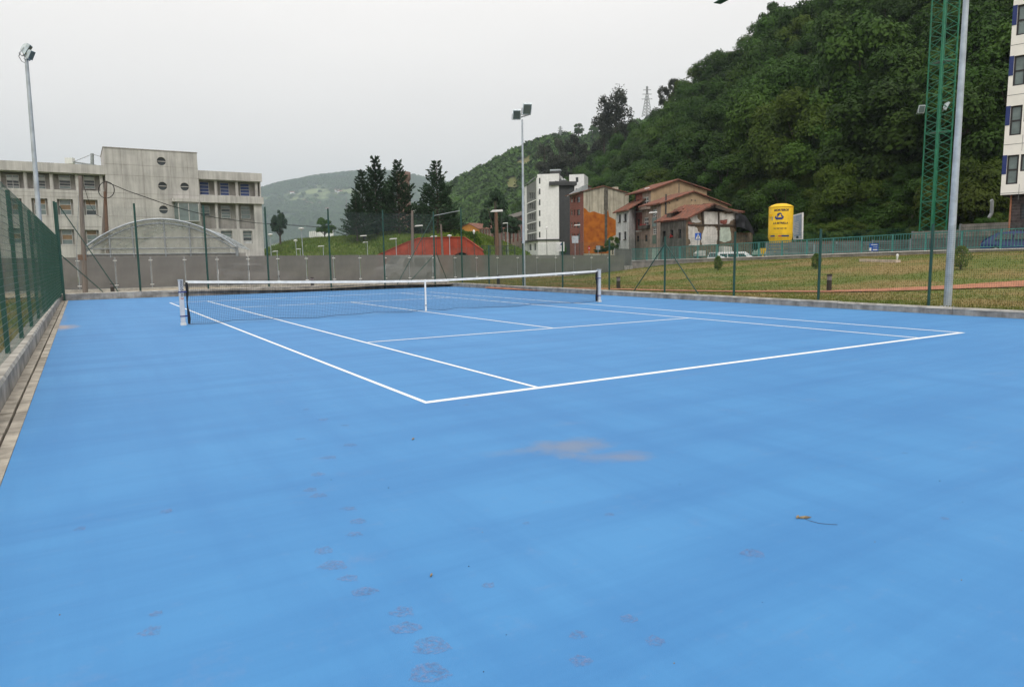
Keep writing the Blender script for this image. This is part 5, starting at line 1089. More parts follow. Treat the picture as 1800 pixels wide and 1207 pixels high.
fbox(MB(), f, 0, 1.2, f.L, zt_of(1440, 424, 66)-.02, 0, -2.2).build('body', M['chim'], t)
# drainpipe on the hillside and curved pipe
MB_ = MB(); MB_.tube([P(1738, 383, 60), P(1743, 375, 60), P(1744, 353, 60), P(1742, 352, 60)], .13, 6); tag(MB_.build('vent_pipe', M['galv2']), 'bent grey vent pipe sticking up beside the modern block', 'pipe')
# blue poster on the railing
f = Face((39.98, PX(1545, 430, 39.98)[1]), (39.98, PX(1529, 430, 39.98)[1])); f = Face(f.B, f.A) if f.n[0] > 0 else f
ya, yb = PX(1528.5, 435, 39.98)[1], PX(1544, 435, 39.98)[1]; f = Face((39.98, ya), (39.98, yb)); z0, z1 = PX(1536, 441.5, 39.98)[2], PX(1536, 428, 39.98)[2]
t = thing('poster', 'small blue and white poster tied to the teal railing', 'poster', (39.98, ya, z0)); MB().box(39.96, yb, z0, 39.98, ya, z1).build('sheet', M['signblue'], t); L_ = abs(ya-yb)
for fa, fb, ga, gb in ((.2, .9, .78, .88), (.0, .25, .05, .45), (.42, .92, .12, .26), (.45, .9, .5, .56)): MB().box(39.952, ya-L_*fb, z0+(z1-z0)*ga, 39.9595, ya-L_*fa, z0+(z1-z0)*gb).build('print', M['white'], t)

# ---- signs
def sign_plate(name, label, u, v, D, w_, h_, mt, zb, cat='sign', pole=True, back='galv2'):
    c = P(u, v, D); t = thing(name, label, cat, (c[0], c[1], zb)); f = Face(c[:2]-rt2*w_/2, c[:2]+rt2*w_/2)
    fbox(MB(), f, 0, c[2]-h_/2, w_, c[2]+h_/2, .02, -.02).build('plate', M[mt], t)
    if pole: q = c[:2]+FH*.08; MB().bar((*q, zb), (*q, c[2]+h_/2), .04, 6).build('post', M['galv'], t)
    return t, f, c
t, f, c = sign_plate('crossing_sign', 'blue square pedestrian crossing sign in front of the ruined house', 1227, 415.5, 66, .56, .62, 'signblue', .4)
h = .62; MB().slab([f.pt(.05, c[2]-.24, .024), f.pt(.51, c[2]-.24, .024), f.pt(.28, c[2]+.25, .024)], (-f.n[0]*.003, -f.n[1]*.003, 0)).build('white_triangle', M['white'], t)
pf = [(.27, .10), (.31, .10), (.32, .04), (.33, -.06), (.37, -.18), (.33, -.18), (.29, -.08), (.24, -.18), (.20, -.18), (.25, -.05), (.25, .02), (.21, -.04), (.19, -.02)]
MB().slab([f.pt(x, c[2]+z*.95, .028) for x, z in pf], (-f.n[0]*.003, -f.n[1]*.003, 0)).build('walker', M['black'], t); MB().slab([f.pt(.29+.03*math.cos(a), c[2]+.13+.03*math.sin(a), .028) for a in np.linspace(0, 5.5, 8)], (-f.n[0]*.003, -f.n[1]*.003, 0)).build('walker_head', M['black'], t)
for k in range(4): fx_ = .12+.09*k; MB().slab([f.pt(fx_, c[2]-.23, .028), f.pt(fx_+.05, c[2]-.23, .028), f.pt(fx_+.06, c[2]-.20, .028), f.pt(fx_+.02, c[2]-.20, .028)], (-f.n[0]*.003, -f.n[1]*.003, 0)).build('stripe', M['black'], t)
sign_plate('road_sign', 'grey back of a large square road sign before the brick apartment house', 1011, 421, 90, .82, .92, 'galv', .3)
sign_plate('road_sign', 'small grey back of a road sign before the orange foam wall', 1051.5, 435.5, 95, .55, .55, 'galv2', .3)
t, f, c = sign_plate('road_sign', 'small red and white road sign left of the grey sign back, before the foam wall', 1035.5, 436.5, 95, .28, .62, 'lampred', .3); fbox(MB(), f, .08, c[2]-.05, .2, c[2]+.08, .03, .021).build('white_mark', M['white'], t)
t, f, c = sign_plate('notice_board', 'white notice board with a small dark emblem in front of the apartment block', 985, 433.5, 92, 1.05, 1.2, 'white', .2, 'notice board')
MB().slab([f.pt(.5, c[2]+.18, .025), f.pt(.78, c[2]+.18, .025), f.pt(.68, c[2]+.44, .025), f.pt(.60, c[2]+.44, .025)], (-f.n[0]*.003, -f.n[1]*.003, 0)).build('emblem', M['blueprint'], t)
for k, (x0, x1) in enumerate(((.3, .8), (.4, .75), (.2, .85), (.3, .7))): fbox(MB(), f, x0, c[2]+.02-k*.13, x1, c[2]+.05-k*.13, .026, .022).build('text_line', M['mid_g'], t)

# ---- street lamps
def lamp(label, u, vt, vb, D, head='arm', du=0, col='galv', hs=1.0, dark=False):
    b = P(u+du, vb, D); tp = P(u, vt, D); t = thing('street_lamp', label, 'street lamp', (b[0], b[1], 0), 'street lamps along the street behind the court'); r_ = (.028 if dark else .04)*max(1, D/80)
    MB().bar((b[0], b[1], 0), tp, r_*1.2, 8, r_*.8).build('pole', M['galv' if not dark else 'dark_g'], t); tp = Vector([float(k) for k in tp]); rv = Vector((*rt2, 0)); s = hs
    if head == 'arm':
        s *= .62; a = tp+rv*(-.62*s)
        MB().slab([a+rv*-.55*s, a+rv*.75*s+Vector((0, 0, .05)), a+rv*.7*s+Vector((0, 0, .24*s)), a+rv*-.30*s+Vector((0, 0, .20*s))], Vector((*FH, 0))*.35*s).build('lamp_hood', M['white'], t)
    elif head == 'flat': MB().lathe(tp, [(.01, .12), (.32*s, .06), (.34*s, 0), (.12*s, -.1), (.06, -.2)], 12).build('head', M['white'], t)
    elif head == 'ball': MB().lathe(tp, [(.01, .2), (.2*s, .12), (.24*s, 0), (.1*s, -.18), (.05, -.25)], 12).build('head', M['white'], t)
    return t
lamp('tall white lamp post left of the small round tree, with a drum head', 529.5, 402, 450, 70, 'flat', 4, hs=.9)
lamp('slim lamp post at the corner of the concrete institute', 475, 412.5, 450, 74, 'flat', 1.5, hs=.8)
lamp('short lamp with a flat head low on the grass bank near the institute', 487, 442.5, 452, 80, 'arm', 0, hs=.8)
lamp('thin lamp post leaning slightly, between the two nearest bank lamps', 519.5, 423, 450, 78, 'flat', 3, hs=.7)
lamp('small lamp with a wedge head just left of the tall white post', 527.5, 438.5, 452, 88, 'arm', 2, hs=.8)
lamp('wedge headed lamp alone in the middle of the grass bank', 568, 433.5, 452, 80, 'arm', 1, hs=.9)
lamp('low lamp with a flat head where the bank meets the red wall', 645.5, 426.5, 450, 85, 'arm', 1, hs=.8)
lamp('lamp on a dark pole above the low bank lamp, with a white hood', 643, 415.5, 450, 80, 'arm', -.5, dark=True)
lamp('lamp post in front of the left slope of the red wall', 696, 420.8, 450, 74, 'arm', 1)
lamp('lamp on a dark thin pole before the red wall with a bright hood', 741.5, 398, 450, 74, 'arm', 1, dark=True, hs=1.1)
lamp('lamp with a bright hood right beside the corner fence post', 767, 416.5, 450, 74, 'arm', 0, hs=.9, dark=True)
lamp('straight lamp post in the middle of the red wall', 790, 414.5, 450, 74, 'flat', 1, hs=.8)
lamp('thin dark lamp post above the tunnel arch', 833, 407, 450, 76, 'ball', 1, hs=.6, dark=True)
lamp('lamp with a long white hood beside the thick wooden pole', 882, 372.5, 448, 66, 'arm', 1, dark=True, hs=1.5)
lamp('pale lamp with a curved neck before the long workshop', 892, 393, 430, 120, 'arm', 1, hs=1.2)
lamp('lamp with a pale head just right of the middle floodlight mast', 928, 404.5, 440, 110, 'arm', 0, hs=1, dark=True)
lamp('black lamp column against the white wall of the apartment block', 961, 401, 448, 90, 'ball', .5, dark=True, hs=.6)
lamp('lamp on the brick apartment house side with a pale head', 1019, 396.5, 440, 110, 'arm', 0, hs=1.3, dark=True)
lamp('lamp with a pale head fixed before the lower tan house', 1154, 374.5, 440, 80, 'arm', 0, hs=1.2, dark=True)
pole('utility_pole', 'wooden pole standing before the left part of the red wall', 'utility pole', P(725.5, 452, 66), P(724.5, 370, 66), .16, .11, M['wood'])
pole('utility_pole', 'grey wooden pole leaning slightly before the middle of the red wall', 'utility pole', P(778, 450, 74), P(775, 394, 74), .13, .09, M['wood'])
pole('utility_pole', 'tall brown wooden pole left of the white hooded lamp', 'utility pole', P(874, 452, 62), P(872.3, 373, 62), .19, .13, M['rust'])
pole('utility_pole', 'short grey post clamped beside the tall brown pole', 'utility pole', P(879, 452, 62.5), P(878, 410, 62.5), .17, .15, M['wood'])
pole('antenna_mast', 'thin white mast on the embankment left of the pines', 'mast', P(610, 418, 120), P(608.5, 345, 120), .12, .05, M['galv'])

# ---- cars
def car(label, x, y, z, yaw, mt, L_=4.1, W_=1.7, Hh=1.45, van=False):
    t = thing('parked_car', label, 'car', (x, y, z)); q = Matrix.Rotation(yaw, 4, 'Z'); T = Matrix.Translation((x, y, z)) @ q
    if van: prof = [(0, .35), (.02, .8), (.25, .98), (.85, 1.08), (1.45, 1.6*Hh/1.6), (3.2, Hh), (L_-.12, Hh-.03), (L_, 1.0), (L_, .35)]
    else: prof = [(0, .35), (.02, .65), (.3, .82), (1.0, .92), (1.75, Hh-.06), (2.3, Hh), (3.2, Hh-.08), (L_-.15, .98), (L_, .75), (L_, .35)]
    belt = .92; m_ = MB(); n = len(prof)
    def sect(p, s): x_, z_ = p; w_ = W_/2*(1 if z_ <= belt+.1 else 1-.22*(z_-belt)/(Hh-belt)); return T @ Vector((x_-L_/2, s*w_, z_))
    for i in range(n-1): a, b = prof[i], prof[i+1]; m_.face([sect(a, -1), sect(b, -1), sect(b, 1), sect(a, 1)], 0, False)
    for s in (-1, 1): m_.face([sect(p, s) for p in (prof if s < 0 else prof[::-1])])
    m_.face([T @ Vector((-L_/2, -W_/2, .35)), T @ Vector((-L_/2, W_/2, .35)), T @ Vector((L_/2, W_/2, .35)), T @ Vector((L_/2, -W_/2, .35))]); m_.build('body', mt, t)
    i0 = 3; a, b = prof[i0], prof[i0+1]
    def lerp(a, b, k): return (a[0]+(b[0]-a[0])*k, a[1]+(b[1]-a[1])*k)
    def glass(p, q_, w0=.86): m2 = MB(); pts = [sect(p, -w0), sect(q_, -w0), sect(q_, w0), sect(p, w0)]; nn = (pts[1]-pts[0]).cross(pts[2]-pts[1]).normalized(); nn = nn if nn.z > 0 else -nn; m2.slab([k+nn*.008 for k in pts], -nn*.006); m2.build('windscreen', M['carglass'], t)
    glass(lerp(a, b, .1), lerp(a, b, .92)); a, b = prof[-4] if not van else prof[-3], prof[-3] if not van else prof[-2]; glass(lerp(a, b, .08), lerp(a, b, .85))
    for s in (-1, 1):
        segs = ((1.5, 2.35), (2.42, 3.35)) if not van else ((1.35, 2.2), (2.3, 3.2), (3.28, L_-.25))
        for k, (xa, xb) in enumerate(segs):
            top = Hh-.16; xt = xa+.3 if k == 0 else xa; xe = xb if k < len(segs)-1 or van else xb-.25; pts = [sect((xa, belt+.03), s), sect((xb, belt+.03), s), sect((xe, top), s), sect((xt, top), s)]; o_ = (q @ Vector((0, s, 0)))
            m2 = MB(); m2.slab([p+o_*.012 for p in pts], -o_*.006); m2.build('side_window', M['carglass'], t)
        for xw in (.75, L_-.8):
            c_ = T @ Vector((xw-L_/2, s*(W_/2-.12), .30)); o_ = (q @ Vector((0, s*.15, 0))); w_ = MB().bar(c_, c_+o_, .30, 18).build('wheel', M['black'], t); MB().bar(c_+o_*1.01, c_+o_*1.06, .18, 12).build('rim', M['galv'], w_)
        c_ = T @ Vector((L_/2+.004, s*(W_/2-.2), .78)); m2 = MB(); a_ = q @ Vector((0, .15, 0)); m2.slab([c_-a_+Vector((0, 0, -.1)), c_+a_+Vector((0, 0, -.1)), c_+a_+Vector((0, 0, .12)), c_-a_+Vector((0, 0, .12))], q @ Vector((.02, 0, 0))); m2.build('tail_light', M['lampred'], t)
        c_ = T @ Vector((-L_/2-.004, s*(W_/2-.25), .66)); m2 = MB(); m2.slab([c_-a_+Vector((0, 0, -.07)), c_+a_+Vector((0, 0, -.07)), c_+a_+Vector((0, 0, .08)), c_-a_+Vector((0, 0, .08))], q @ Vector((-.02, 0, 0))); m2.build('headlight', M['blind'], t)
    return t
c = XY(1291, 60); car('white estate car on the road behind the railing, below the ruined house', c[0], c[1], .33, math.atan2(-.3, .95)+math.pi, M['carwhite'], 4.2, 1.7, 1.5, True)
c = P(1788, 420, 41.5); car('dark blue car parked behind the teal railing near the modern block', c[0]+.2, c[1]-.3, 1.27, math.radians(100), M['carblue'], 4.0, 1.68, 1.45)
c = PY(716, 480, 39); car('white off road car parked behind the perforated fence, seen through the holes', c[0], 39, .08, math.radians(4), M['carwhite'], 4.3, 1.75, 1.75, True)
c = PY(448, 480, 38); car('white car behind the perforated fence in front of the institute', c[0], 38.5, .08, math.radians(186), M['carwhite'], 4.0, 1.7, 1.4)
c = PY(60, 480, 42); car('white car behind the fence at the far left, almost hidden', c[0]-6, 42, .08, math.radians(2), M['carwhite'], 4.0, 1.7, 1.4)
t = thing('yellow_skip', 'small yellow hopper behind the railing left of the plank wall', 'hopper', P(1341, 445, 58)); c = P(1341, 440.5, 58); f = Face(c[:2]-rt2*.2, c[:2]+rt2*.2)
MB().hexa([f.pt(.1, c[2]-.25, .1), f.pt(.3, c[2]-.25, .1), f.pt(.3, c[2]-.25, -.1), f.pt(.1, c[2]-.25, -.1)], [f.pt(-.02, c[2]+.2, .2), f.pt(.45, c[2]+.2, .2), f.pt(.45, c[2]+.2, -.2), f.pt(-.02, c[2]+.2, -.2)]).build('tub', M['yellow'], t); MB().bar((*c[:2], .5), (*c[:2], c[2]-.2), .06, 6).build('leg', M['yellow'], t)

# ================================================================== EMBANKMENT AND RED WALL
EU = [(430, 452, 75, 150), (470, 440, 75, 130), (500, 428, 75, 125), (560, 419, 78, 122), (620, 416, 82, 125), (650, 408, 86, 128), (700, 404, 88, 128), (770, 402, 90, 128), (812, 409, 91, 132), (835, 411, 92, 135), (850, 414, 94, 150), (880, 425, 96, 160), (915, 438, 100, 170), (935, 447, 105, 175)]
def emb(u, k):
    vr = np.interp(u, [e[0] for e in EU], [e[1] for e in EU]); d0 = np.interp(u, [e[0] for e in EU], [e[2] for e in EU]); d1 = np.interp(u, [e[0] for e in EU], [e[3] for e in EU])
    D = d0+(d1-d0)*k; zt_2 = max(.3, P(u, vr, d1)[2]); z = .1+(zt_2-.1)*(1-(1-min(1, k))**1.35) if k <= 1 else zt_2-(k-1)*.5
    p = P(u, 450, D); return (p[0], p[1], z+.25*math.sin(p[0]*.5)*math.sin(p[1]*.4)*min(1, 3*k))
us = np.linspace(430, 935, 90); ks = np.concatenate([np.linspace(0, 1, 22), np.linspace(1.1, 2.6, 8)]); m_ = MB()
m_.add([emb(u, k) for k in ks for u in us], [(j*len(us)+i, j*len(us)+i+1, (j+1)*len(us)+i+1, (j+1)*len(us)+i) for j in range(len(ks)-1) for i in range(len(us)-1)], 0, True); tag(m_.build('embankment', M['bank']), kind='structure')
n = 26000; pp = np.array([emb(u, k) for u, k in zip(RNG.uniform(432, 930, n), RNG.uniform(.02, 1.15, n)**.8)]); tag(grass('grass', pp, .42, .10, M['bankblade'], .5), 'long green grass covering the embankment behind the street', 'grass')
DR = 84; f = Face(XY(663, DR+1), XY(852, DR-1)); t = thing('retaining_wall', 'red painted retaining wall with sloping ends and a dark tunnel arch', 'wall', (*f.A, 0))
top = [(664, 449), (690, 437), (712, 427.5), (736, 418.8), (790, 417.2), (816, 417.5), (830, 427), (844, 437), (849, 441), (850, 449)]; tp = [f.to(u, v) for u, v in top]; ac = f.to(811, 449)[0]; ah = f.to(811, 443.5)[1]; aw = (f.to(828, 449)[0]-ac)
m_ = MB(); ss = sorted(set(list(np.linspace(tp[0][0], tp[-1][0], 70))+[ac-aw, ac+aw]))
def ztop(s): return float(np.interp(s, [p[0] for p in tp], [p[1] for p in tp]))
def zarch(s): k = abs(s-ac)/aw; return ah-1.2+1.2*math.sqrt(max(0, 1-k*k)) if k < 1 else -.4
for a, b in zip(ss, ss[1:]):
    za, zb_6 = zarch(a), zarch(b)
    if za < 0 and abs((a+b)/2-ac) < aw: za = ah-1.2
    if zb_6 < 0 and abs((a+b)/2-ac) < aw: zb_6 = ah-1.2
    m_.hexa([f.pt(a, za, 0), f.pt(b, zb_6, 0), f.pt(b, zb_6, -.6), f.pt(a, za, -.6)], [f.pt(a, ztop(a), 0), f.pt(b, ztop(b), 0), f.pt(b, ztop(b), -.6), f.pt(a, ztop(a), -.6)])
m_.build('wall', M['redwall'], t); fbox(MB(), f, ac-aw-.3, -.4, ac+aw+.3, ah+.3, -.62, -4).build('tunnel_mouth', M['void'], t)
m_ = MB(); rs = [(f.to(u, v), i) for i, (u, v) in enumerate(top[:-1])]
for (p, _), (q, _) in zip(rs, rs[1:]): m_.hexa([f.pt(*p, .12), f.pt(*q, .12), f.pt(*q, -.7), f.pt(*p, -.7)], [f.pt(p[0], p[1]+.08, .12), f.pt(q[0], q[1]+.08, .12), f.pt(q[0], q[1]+.08, -.7), f.pt(p[0], p[1]+.08, -.7)])
m_.build('coping', M['redwall'], t)
for s in np.linspace(tp[1][0]+2, tp[-2][0]-1, 9): fbox(MB(), f, s-.04, 0, s+.04, ztop(s)-.05, .008, .001).build('joint', M['brick'], t)
# earth behind the wall up to the embankment
m_ = MB(); U2 = np.linspace(668, 850, 40); rows = []
for k in np.linspace(0, 1, 6):
    rows.append([tuple((1-k)*np.array(f.pt(f.to(u, 449)[0], ztop(f.to(u, 449)[0])-.02, -.5))+k*np.array(emb(u, .62))+np.array([0, 0, -.05*(k > .9)])) for u in U2])
m_.add([p for r in rows for p in r], [(j*40+i, j*40+i+1, (j+1)*40+i+1, (j+1)*40+i) for j in range(5) for i in range(39)], 0, True); tag(m_.build('bank_shoulder', M['bank']), kind='structure')
sp3 = []
for _ in range(9000):
    j = random.uniform(0, 4.999); i = random.uniform(0, 38.999); a, b = int(j), int(i); fj, fi = j-a, i-b; q = [np.array(rows[a][b]), np.array(rows[a][b+1]), np.array(rows[a+1][b]), np.array(rows[a+1][b+1])]
    sp3.append(q[0]*(1-fj)*(1-fi)+q[1]*(1-fj)*fi+q[2]*fj*(1-fi)+q[3]*fj*fi)
tag(grass('grass', np.array(sp3), .5, .11, M['bankblade'], .5), 'long grass on top of the red retaining wall', 'grass')
t = thing('rail_fence', 'dark open metal fence between the tunnel wall and the poles', 'fence', P(880, 448, 88)); m_ = []
for u in np.linspace(847, 905, 5): a = P(u, 449, 84); MB().bar((*a[:2], 0), (*a[:2], P(u, 431.5, 84)[2]), .06, 5).build('post', M['dark_g'], t)
for v in (432, 440): MB().bar(P(847, v, 84), P(905, v, 84), .045, 4).build('rail', M['dark_g'], t)

# ================================================================== TREES
def unit(a): return a/np.maximum(1e-9, np.linalg.norm(a, axis=1))[:, None]
def leafquads(C, nrm, size, asp=.6, jit=.7):
    n = len(C); nn = unit(nrm+RNG.normal(0, jit, (n, 3))); t_ = unit(np.cross(nn, RNG.normal(0, 1, (n, 3)))); b_ = np.cross(nn, t_); s = size*RNG.uniform(.55, 1.35, (n, 1))
    return np.stack([C-t_*s, C-b_*s*asp+nn*s*.12, C+t_*s, C+b_*s*asp+nn*s*.12], 1)
def broad_crown(seed, nl=34, per=330, R0=1.0, H0=1.05, leaf=.055, sparse=0.0, rl=(.22, .40)):
    rg = np.random.default_rng(seed); Vs = []; cen = []
    for i in range(nl):
        a = rg.uniform(0, 2*np.pi); z = rg.uniform(-.85, 1.0); rad = math.sqrt(max(0.05, 1-abs(z)**1.6))*rg.uniform(.55, .98)*R0; c = np.array([math.cos(a)*rad, math.sin(a)*rad, z*H0*.74]); r_ = rg.uniform(*rl)*(1-.25*max(0, z)); cen.append((c, r_))
        m = int(per*(r_/.3)**2); d = unit(rg.normal(0, 1, (m, 3))); d[:, 2] = np.where(d[:, 2] < -.3, -d[:, 2]*.6, d[:, 2]); d = unit(d); rr_ = r_*rg.uniform(.70, 1.08, (m, 1)); bump = 1+.18*np.sin(d[:, :1]*9+i)*np.sin(d[:, 1:2]*8+i*2)
        C = c+d*rr_*bump*np.array([1, 1, .9]); Vs.append(leafquads(C, d+np.array([0, 0, .35]), leaf, jit=.38))
    return np.concatenate(Vs), cen
def trunk_mesh(cen, base, r_, mt, limbs=9, nm='trunk'):
    m_ = MB(); p = Vector((0, 0, base)); pr = p; k = 5; tops = []
    for i in range(1, k+1): q = Vector((random.uniform(-.03, .03), random.uniform(-.03, .03), base*(1-i/k)+.15*i/k)); m_.bar(pr, q, r_*(1-.12*(i-1)), 7, r_*(1-.12*i)); pr = q
    for c, rr_ in cen[:limbs]: a = Vector((0, 0, base*.45+random.uniform(-.1, .25))); mid_ = a.lerp(Vector(c.tolist()), .5)+Vector((0, 0, .08)); m_.bar(a, mid_, r_*.45, 5, r_*.3); m_.bar(mid_, Vector(c.tolist()), r_*.3, 5, r_*.1)
    return m_.mesh(nm, mt)
BROAD = []
for s in range(6):
    V, cen = broad_crown(100+s, nl=17+2*s, per=520, leaf=.036+.004*(s % 3), H0=1.0+.18*(s % 3), rl=(.30, .52)); me = cards('crown', V, M['leaf'])
    me2 = cards('crown', V, M['leaf2']) if s % 2 == 0 else None; BROAD.append((me, trunk_mesh(cen, -1.55, .06, M['bark']), me2))
def tree_inst(nm, label, cat, base, Rr, Hs, var, rot, group, alt=False):
    t = thing(nm, label, cat, base, group); t.rotation_euler = (0, 0, rot); t.scale = (Rr, Rr, Hs); me, tk, me2 = BROAD[var]
    link('crown', me2 if (alt and me2) else me, t, (0, 0, 1.25)); link('trunk', tk, t, (0, 0, 1.25)); return t
# hills described by bearing, foot and ridge
def make_hill(name, cols, nt_, mt, du=14, back=6, rough=1.0, power=1.0, kind='structure', freq=.03):
    U = [c[0] for c in cols]; arr = np.array(cols, float)
    def fn(u, k):
        vr, d0, z0, d1 = [np.interp(u, U, arr[:, i]) for i in (1, 2, 3, 4)]; D = d0+(d1-d0)*k; zr_ = P(u, vr, d1)[2]; kk = max(0, min(k, 1)); z = z0+(zr_-z0)*kk**power
        if k > 1: z = zr_-(k-1)*(zr_-z0)*.8
        p = P(u, 450, D); x, y = p[0], p[1]; w_ = min(1, kk*4)
        z += w_*rough*(math.sin(x*freq+1.3)*math.cos(y*freq*1.3)+.5*math.sin(x*freq*2.7+y*freq*1.9)); return np.array([x, y, z])
    us_ = np.arange(U[0], U[-1]+1, du); ks_ = np.concatenate([np.linspace(0, 1, nt_), 1+np.linspace(.1, .8, back)]); m_ = MB(); nu = len(us_)
    m_.add([fn(u, k) for k in ks_ for u in us_], [(j*nu+i, j*nu+i+1, (j+1)*nu+i+1, (j+1)*nu+i) for j in range(len(ks_)-1) for i in range(nu-1)], 0, True)
    o = m_.build(name, mt); tag(o, kind=kind); return fn
#            u     v_ridge D_foot z_foot D_ridge
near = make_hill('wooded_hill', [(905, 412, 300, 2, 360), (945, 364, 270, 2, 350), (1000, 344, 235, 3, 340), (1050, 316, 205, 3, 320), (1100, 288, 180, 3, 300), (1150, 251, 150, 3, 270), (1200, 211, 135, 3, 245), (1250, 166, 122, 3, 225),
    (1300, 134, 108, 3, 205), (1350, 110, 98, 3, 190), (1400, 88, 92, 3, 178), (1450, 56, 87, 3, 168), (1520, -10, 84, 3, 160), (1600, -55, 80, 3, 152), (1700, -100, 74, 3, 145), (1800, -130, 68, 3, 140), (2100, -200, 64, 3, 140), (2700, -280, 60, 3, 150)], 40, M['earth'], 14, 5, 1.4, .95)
mid = make_hill('middle_hill', [(600, 452, 520, 0, 700), (700, 430, 500, 0, 700), (770, 372, 480, 0, 700), (800, 326, 480, 0, 700), (850, 300, 470, 0, 690), (900, 278, 460, 0, 680), (950, 252, 460, 0, 680), (985, 244, 460, 0, 680), (1020, 248, 460, 0, 690), (1060, 246, 460, 0, 700), (1120, 225, 460, 0, 700), (1250, 200, 470, 0, 720)], 40, M['midhill'], 10, 6, 3.5, .9, freq=.02)
far = make_hill('far_hill', [(-900, 420, 3000, 0, 4500), (-200, 400, 3000, 0, 4500), (250, 370, 3000, 0, 4500), (400, 346, 3000, 0, 4500), (455, 333, 3000, 0, 4500), (500, 320, 3000, 0, 4500), (560, 309, 3000, 0, 4500), (620, 304, 3000, 0, 4500), (680, 302, 3000, 0, 4500), (740, 312, 3000, 0, 4550), (800, 322, 3000, 0, 4600), (900, 350, 3000, 0, 4600), (1200, 380, 3000, 0, 4700), (2000, 400, 3000, 0, 4700)], 50, M['farhill'], 12, 6, 18, .75, freq=.003)
# ---- trees of the near hill
cand = []; cell = {}
rg = np.random.default_rng(5); tries = 0
def okp(x, y, d):
    i, j = int(x//9), int(y//9)
    for a in (-1, 0, 1):
        for b in (-1, 0, 1):
            for (px_, py_) in cell.get((i+a, j+b), []):
                if (px_-x)**2+(py_-y)**2 < d*d: return False
    cell.setdefault((i, j), []).append((x, y)); return True
while tries < 30000:
    tries += 1; u = rg.uniform(912, 2050); k = rg.uniform(-.02, 1.06); p = near(u, k); dD = math.hypot(p[0]-CAM[0], p[1]-CAM[1])
    if not okp(p[0], p[1], 6.6): continue
    fd_ = (p[:2]-CAM[:2])@FH; vv = 445-(p[2]+7-1.5)/fd_*FPX
    if u > 1830 and rg.random() < .5: continue
    cand.append((dD*(1+.6*(vv < -150 or u > 1840)), p, u, k))
cand.sort(key=lambda c: c[0]); print('near hill trees', len(cand))
kinds = ['dark broadleaf tree', 'rounded tree', 'heavy boughed tree', 'tall oval tree', 'wide leafy tree', 'shaggy tree']
rest = []; LAB = []
for i, (dD, p, u, k) in enumerate(cand):
    s = rg.uniform(4.2, 6.9); hs_ = s*rg.uniform(.95, 1.35); v = int(rg.integers(0, 6)); rot = rg.uniform(0, 6.28)
    if k < .10: s *= .62; hs_ *= .55
    base = (p[0], p[1], p[2]-.6*hs_); alt = rg.random() < (.14 if k > .1 else .5)
    if i < 285:
        zone = next(z for lim, z in ((1030, 'behind the apartment block'), (1110, 'behind the brick house'), (1180, 'above the white house'), (1250, 'above the tan houses'), (1330, 'above the ruined house'), (1420, 'above the yellow silo'), (1520, 'right of the billboard'), (1610, 'left of the green crane'), (1690, 'behind the green crane'), (1760, 'left of the modern block'), (9999, 'behind the modern block')) if u < lim)
        lev = next(z for lim, z in ((.12, 'at the foot of the hill'), (.35, 'low on the slope'), (.62, 'halfway up the slope'), (.88, 'high on the slope'), (9, 'near the skyline')) if k < lim)
        tr = tree_inst('forest_tree', '', 'tree', base, s, hs_, v, rot, 'trees on the steep wooded hill', alt); LAB.append((zone, lev, (kinds[v] if not alt or v % 2 else 'yellowish '+kinds[v]), u, tr))
    else: rest.append((base, s, hs_, v, rot))
ORD = ['leftmost', 'second from left', 'third from left', 'fourth from left', 'fifth from left', 'sixth from left', 'seventh from left', 'eighth from left']
seen = {}
for zone, lev, kd, u, tr in sorted(LAB, key=lambda q: q[3]): seen.setdefault((zone, lev, kd), []).append(tr)
for (zone, lev, kd), L2 in seen.items():
    for j, tr in enumerate(L2): tr['label'] = '%s %s, %s' % (kd, zone, lev)+('' if len(L2) == 1 else ', '+ORD[min(j, 7)].replace(' from left', ' one'))
